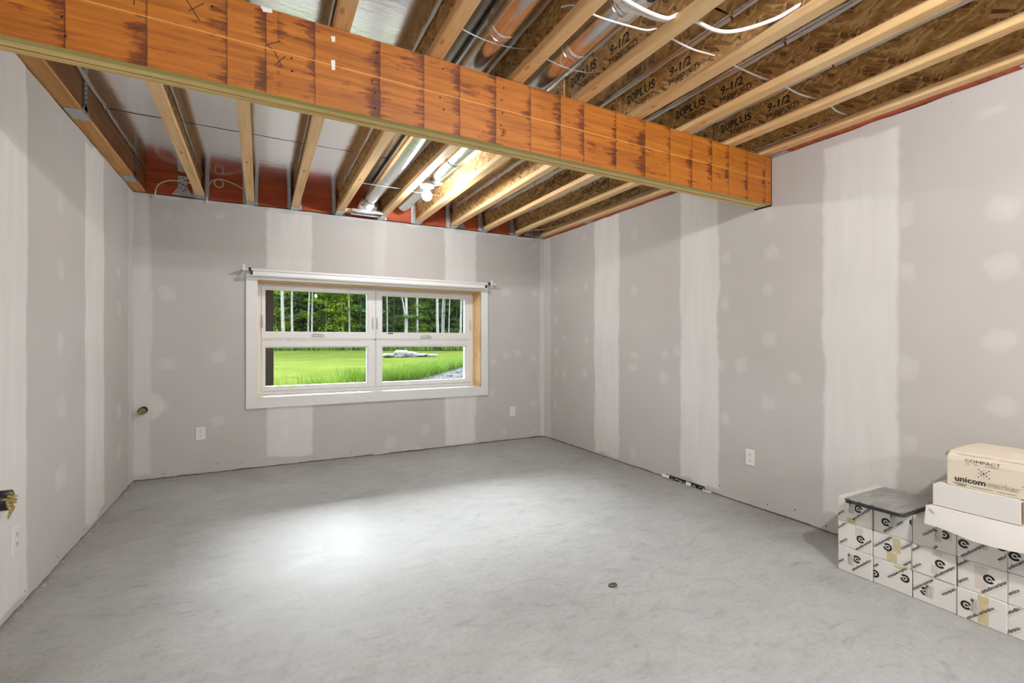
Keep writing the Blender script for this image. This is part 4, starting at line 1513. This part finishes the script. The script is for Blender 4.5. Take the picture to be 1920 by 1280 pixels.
def blades(name, label, pts, hmin, hmax, w, cat='grass'):
    mb = MB()
    for (x, y, z) in pts:
        h = random.uniform(hmin, hmax)
        a = random.random() * math.pi
        dx, dy = w * math.cos(a), w * math.sin(a)
        lx, ly = random.gauss(0, .25) * h, random.gauss(0, .25) * h
        mb.add([(x - dx, y - dy, z), (x + dx, y + dy, z), (x + lx * .5 + dx * .7, y + ly * .5 + dy * .7, z + h * .6), (x + lx * .5 - dx * .7, y + ly * .5 - dy * .7, z + h * .6), (x + lx, y + ly, z + h)],
               [(0, 1, 2, 3), (3, 2, 4)])
    o = mb.build(name, 'grass_tall')
    tag(o, label, cat, kind='stuff')
pts = []
for _ in range(7000):
    y = random.uniform(9.4, 16.5)
    d = abs(random.gauss(0, .5))
    pts.append((gline(y) - d + .05, y, G))
for _ in range(350):
    pts.append((random.gauss(1.75, .16), random.gauss(10.2, .25), G))
for _ in range(500):
    pts.append((random.uniform(.1, 1.8), random.gauss(9.6, .3), G - .12))
blades('tall_grass', 'tall green grass growing along the edge of the gravel', pts, .08, .42, .009)
pts = []
for _ in range(9000):
    x = random.uniform(-4, 30)
    pts.append((x, random.uniform(41.5, 45), G))
blades('undergrowth', 'low bright green undergrowth at the foot of the forest', pts, .2, .75, .06, 'undergrowth')

def boulder(label, x, y, sx, sy, sz, seed):
    r = random.Random(seed)
    bm = bmesh.new()
    bmesh.ops.create_icosphere(bm, subdivisions=2, radius=1)
    for v in bm.verts:
        k_ = 1 + r.uniform(-.16, .16)
        v.co = Vector((x + v.co.x * sx * k_, y + v.co.y * sy * k_, G + sz * .45 + v.co.z * sz * k_))
    o = MB().bm(bm, 0, False).build('boulder', 'boulder')
    tag(o, label, 'rock', 'pale boulders on the lawn')
boulder('largest pale boulder in the heap on the lawn', 6.95, 26.3, .55, .5, .25, 1)
boulder('flat pale boulder at the left end of the heap on the lawn', 6.28, 26.5, .42, .4, .12, 2)
boulder('round darker boulder just right of the largest one', 7.45, 26.0, .36, .36, .20, 3)
boulder('long low pale boulder right of the heap on the lawn', 7.95, 25.9, .45, .35, .12, 4)
boulder('small pale boulder at the right end of the heap', 8.5, 25.6, .32, .3, .10, 5)

# deck overhead outside, carried by a brown post
dk = thing('deck', 'raised timber deck outside over the window', 'deck', (1.5, 7.0, 2.6))
mb = MB()
for i in range(22):
    MB().box(-4.0, 7.5, 5.41 + i * .14, 5.41 + i * .14 + .136, 2.72, 2.75).build('deck_board', 'deck_wood', dk)
MB().box(-4.0, 7.5, 8.40, 8.54, 2.48, 2.72).build('rim_joist', 'deck_wood', dk)
mb = MB().bbox(.045, .187, 8.40, 8.54, G, 2.48, .006)
tag(mb.build('deck_post', 'post_wood'), 'dark brown timber post at the left edge of the window view', 'post')
mb = MB()
mb.box(L - 4, R + 5, 5.335, 5.40, 2.44, 6.0)
w_up = mb.build('wall_upper', 'house_siding')
w_up['kind'] = 'structure'

# trees
def leaf_cloud(n, fn, size, flat=.5, seed=0):
    r = random.Random(seed)
    mb = MB()
    for _ in range(n):
        c, out = fn(r)
        s = size * r.uniform(.6, 1.3)
        nrm = Vector((r.gauss(0, 1), r.gauss(0, 1), r.gauss(0, 1) + flat * 3)).normalized()
        u = nrm.orthogonal().normalized()
        u = Matrix.Rotation(r.random() * 6.28, 3, nrm) @ u
        w = nrm.cross(u)
        c = Vector(c)
        mb.add([c - u * s, c - w * s * .45, c + u * s, c + w * s * .45], [(0, 1, 2, 3)])
    return mb
def spruce_fn(h, rb, z0):
    def fn(r):
        t = r.random() ** 1.25
        tier = round(t * 26) / 26
        z = z0 + (h - z0) * tier
        a = round(r.random() * 13) / 13 * 6.283 + tier * 40 + r.gauss(0, .12)
        q = r.random() ** .55 * rb * (1 - tier) + .1
        return (q * math.cos(a), q * math.sin(a), z - q * .28 + r.gauss(0, .10)), None
    return fn
def broad_fn(h, rad, z0, seed):
    rr = random.Random(seed)
    cl = []
    for _ in range(38):
        a = rr.random() * 6.28
        z = z0 + (h - z0) * rr.random()
        q = rad * math.sqrt(rr.random()) * (1 - .5 * abs((z - z0) / (h - z0) - .4))
        cl.append((q * math.cos(a), q * math.sin(a), z, rr.uniform(.4, .9)))
    def fn(r):
        x, y, z, s = r.choice(cl)
        return (x + r.gauss(0, s * .6), y + r.gauss(0, s * .6), z + r.gauss(0, s * .16)), None
    return fn
spr = [leaf_cloud(4200, spruce_fn(11 + i, 2.6 + .3 * i, .35), .20, .35, 10 + i).mesh('foliage', 'leaf_spruce') for i in range(2)]
alder = [leaf_cloud(4200, broad_fn(9 + i, 2.4, .5, 20 + i), .17, .5, 30 + i).mesh('foliage', 'leaf_alder') for i in range(2)]
maple = [leaf_cloud(2200, broad_fn(6.5 + i, 1.9, 1.6, 40 + i), .16, 1.0, 50 + i).mesh('foliage', 'leaf_maple') for i in range(2)]
trunk_s = MB().tube([(0, 0, 0), (.02, .02, 5), (0, 0, 10.5)], [.16, .1, .02], 8).mesh('trunk', 'grey_bark')
trunk_t = MB().tube([(0, 0, 0), (.08, .02, 2.5), (-.05, 0, 6)], [.06, .045, .02], 7).mesh('trunk', 'grey_bark')
def tree(name, label, group, x, y, fol, trunk, s):
    gz = G + max(0, y - 44) * .03
    t = thing(name, label, 'tree', (x, y, gz), group)
    for nm, me in (('trunk', trunk), ('foliage', fol)):
        o = link(nm, me)
        o.parent = t
    t.rotation_euler = (0, 0, random.random() * 6.28)
    t.scale = (s, s, s * random.uniform(.95, 1.1))
ORD += ['eleventh', 'twelfth', 'thirteenth', 'fourteenth', 'fifteenth', 'sixteenth', 'seventeenth', 'eighteenth', 'nineteenth', 'twentieth']
for i in range(18):
    tree('spruce_tree', f'dark green spruce, {ORD[i]} from the left in the rearmost row', 'spruces deep in the forest', -6 + i * 2.1 + random.uniform(-.4, .4), 61 + random.uniform(-1, 1.5), spr[i % 2], trunk_s, 1.35)
for i in range(17):
    tree('spruce_tree', f'dark green spruce, {ORD[i]} from the left in the middle row', 'spruces inside the forest', -5 + i * 2.0 + random.uniform(-.4, .4), 54.5 + random.uniform(-1.5, 2), spr[(i + 1) % 2], trunk_s, 1.15)
for i in range(13):
    tree('spruce_tree', f'green spruce, {ORD[i]} from the left among the front birches', 'spruces at the forest edge', -3.5 + i * 2.1 + random.uniform(-.6, .6), 48.8 + random.uniform(-1, 1.5), spr[(i + 1) % 2], trunk_s, random.uniform(.75, .95))
for i in range(11):
    tree('alder_tree', f'loose mid green leafy tree, {ORD[i]} from the left at the forest edge', 'leafy trees at the forest edge', -2.5 + i * 2.3 + random.uniform(-.7, .7), 47 + random.uniform(-.7, 1.2), alder[i % 2], trunk_t, random.uniform(.8, 1.0))
for i, (x, y, s) in enumerate(((5.2, 44.8, .95), (6.3, 45.4, .8), (1.2, 45.5, .8), (20.3, 46.5, .9), (13.4, 45.8, .65))):
    tree('maple_tree', ['bright yellow-green maple filling the middle of the upper left pane', 'smaller bright maple right of the middle of the upper left pane', 'bright green sapling beside the brown post',
                        'yellow-green tree in the top right corner of the forest view', 'light green bushy sapling in the middle of the upper right pane'][i], 'bright maples before the forest', x, y, maple[i % 2], trunk_t, s)
# birches measured one by one, with their place in the view
BIR = [(1.66, 44, .17, 0, 'thick white birch trunk, leftmost in the upper left pane'), (2.38, 44, .115, .1, 'second white birch trunk from the left in the upper left pane'),
       (3.70, 44.5, .085, .2, 'left trunk of the birch pair in the upper left pane'), (4.00, 44.5, .095, -.1, 'right trunk of the birch pair in the upper left pane'),
       (6.62, 45.5, .09, -.75, 'slightly leaning pale trunk right of the bright maple'), (7.02, 44.5, .095, -.1, 'straight pale trunk at the right end of the upper left pane'),
       (10.6, 45, .07, -.5, 'thin pale trunk, first from the left in the upper right pane'), (12.25, 44.5, .085, -2.2, 'leaning thin birch in the upper right pane'),
       (12.2, 44.6, .19, 0, 'thick straight birch next to the leaning one'), (13.45, 45.2, .13, .3, 'pale trunk right of the thick straight birch'),
       (15.35, 44.5, .17, -.15, 'thick birch in the right half of the upper right pane'), (16.1, 45.3, .10, .25, 'first of the slim trunks right of the thick right birch'),
       (16.45, 45.8, .10, .2, 'second of the slim trunks right of the thick right birch'), (16.7, 45, .075, .2, 'third of the slim trunks right of the thick right birch'),
       (17.9, 45, .15, .2, 'pale trunk at the far right edge of the upper right pane')]
for (x, y, r, lean, lab) in BIR:
    b = thing('birch_tree', lab, 'tree', (x, y, G), 'pale birch trunks at the forest edge')
    P = [(x + lean * q * q * (1.0 if abs(lean) < 1 else 1.0) + .05 * math.sin(q * 6 + x), y + .05 * math.sin(q * 4), G - .1 + 11 * q) for q in [i / 10 for i in range(11)]]
    MB().tube(P, [r * (1 - .6 * i / 10) for i in range(11)], 9).build('trunk', 'birch_bark', b)
    mb = MB()
    for q in range(5):
        h = random.uniform(2.0, 8.5)
        a = random.random() * 6.28
        ln = random.uniform(.6, 1.4)
        x0 = x + lean * (h / 11) ** 2
        mb.tube([(x0, y, G + h), (x0 + ln * .5 * math.cos(a), y + ln * .5 * math.sin(a), G + h + .25), (x0 + ln * math.cos(a), y + ln * math.sin(a), G + h + .35)], [.022, .015, .006], 5)
    mb.build('branches', 'grey_bark', b)
    top = leaf_cloud(500, lambda r_: ((x + lean * .8 + r_.gauss(0, 1.1), y + r_.gauss(0, 1.1), G + 9.2 + r_.gauss(0, 1.3)), None), .16, .4, int(x * 10))
    top.build('foliage', 'leaf_alder', b)
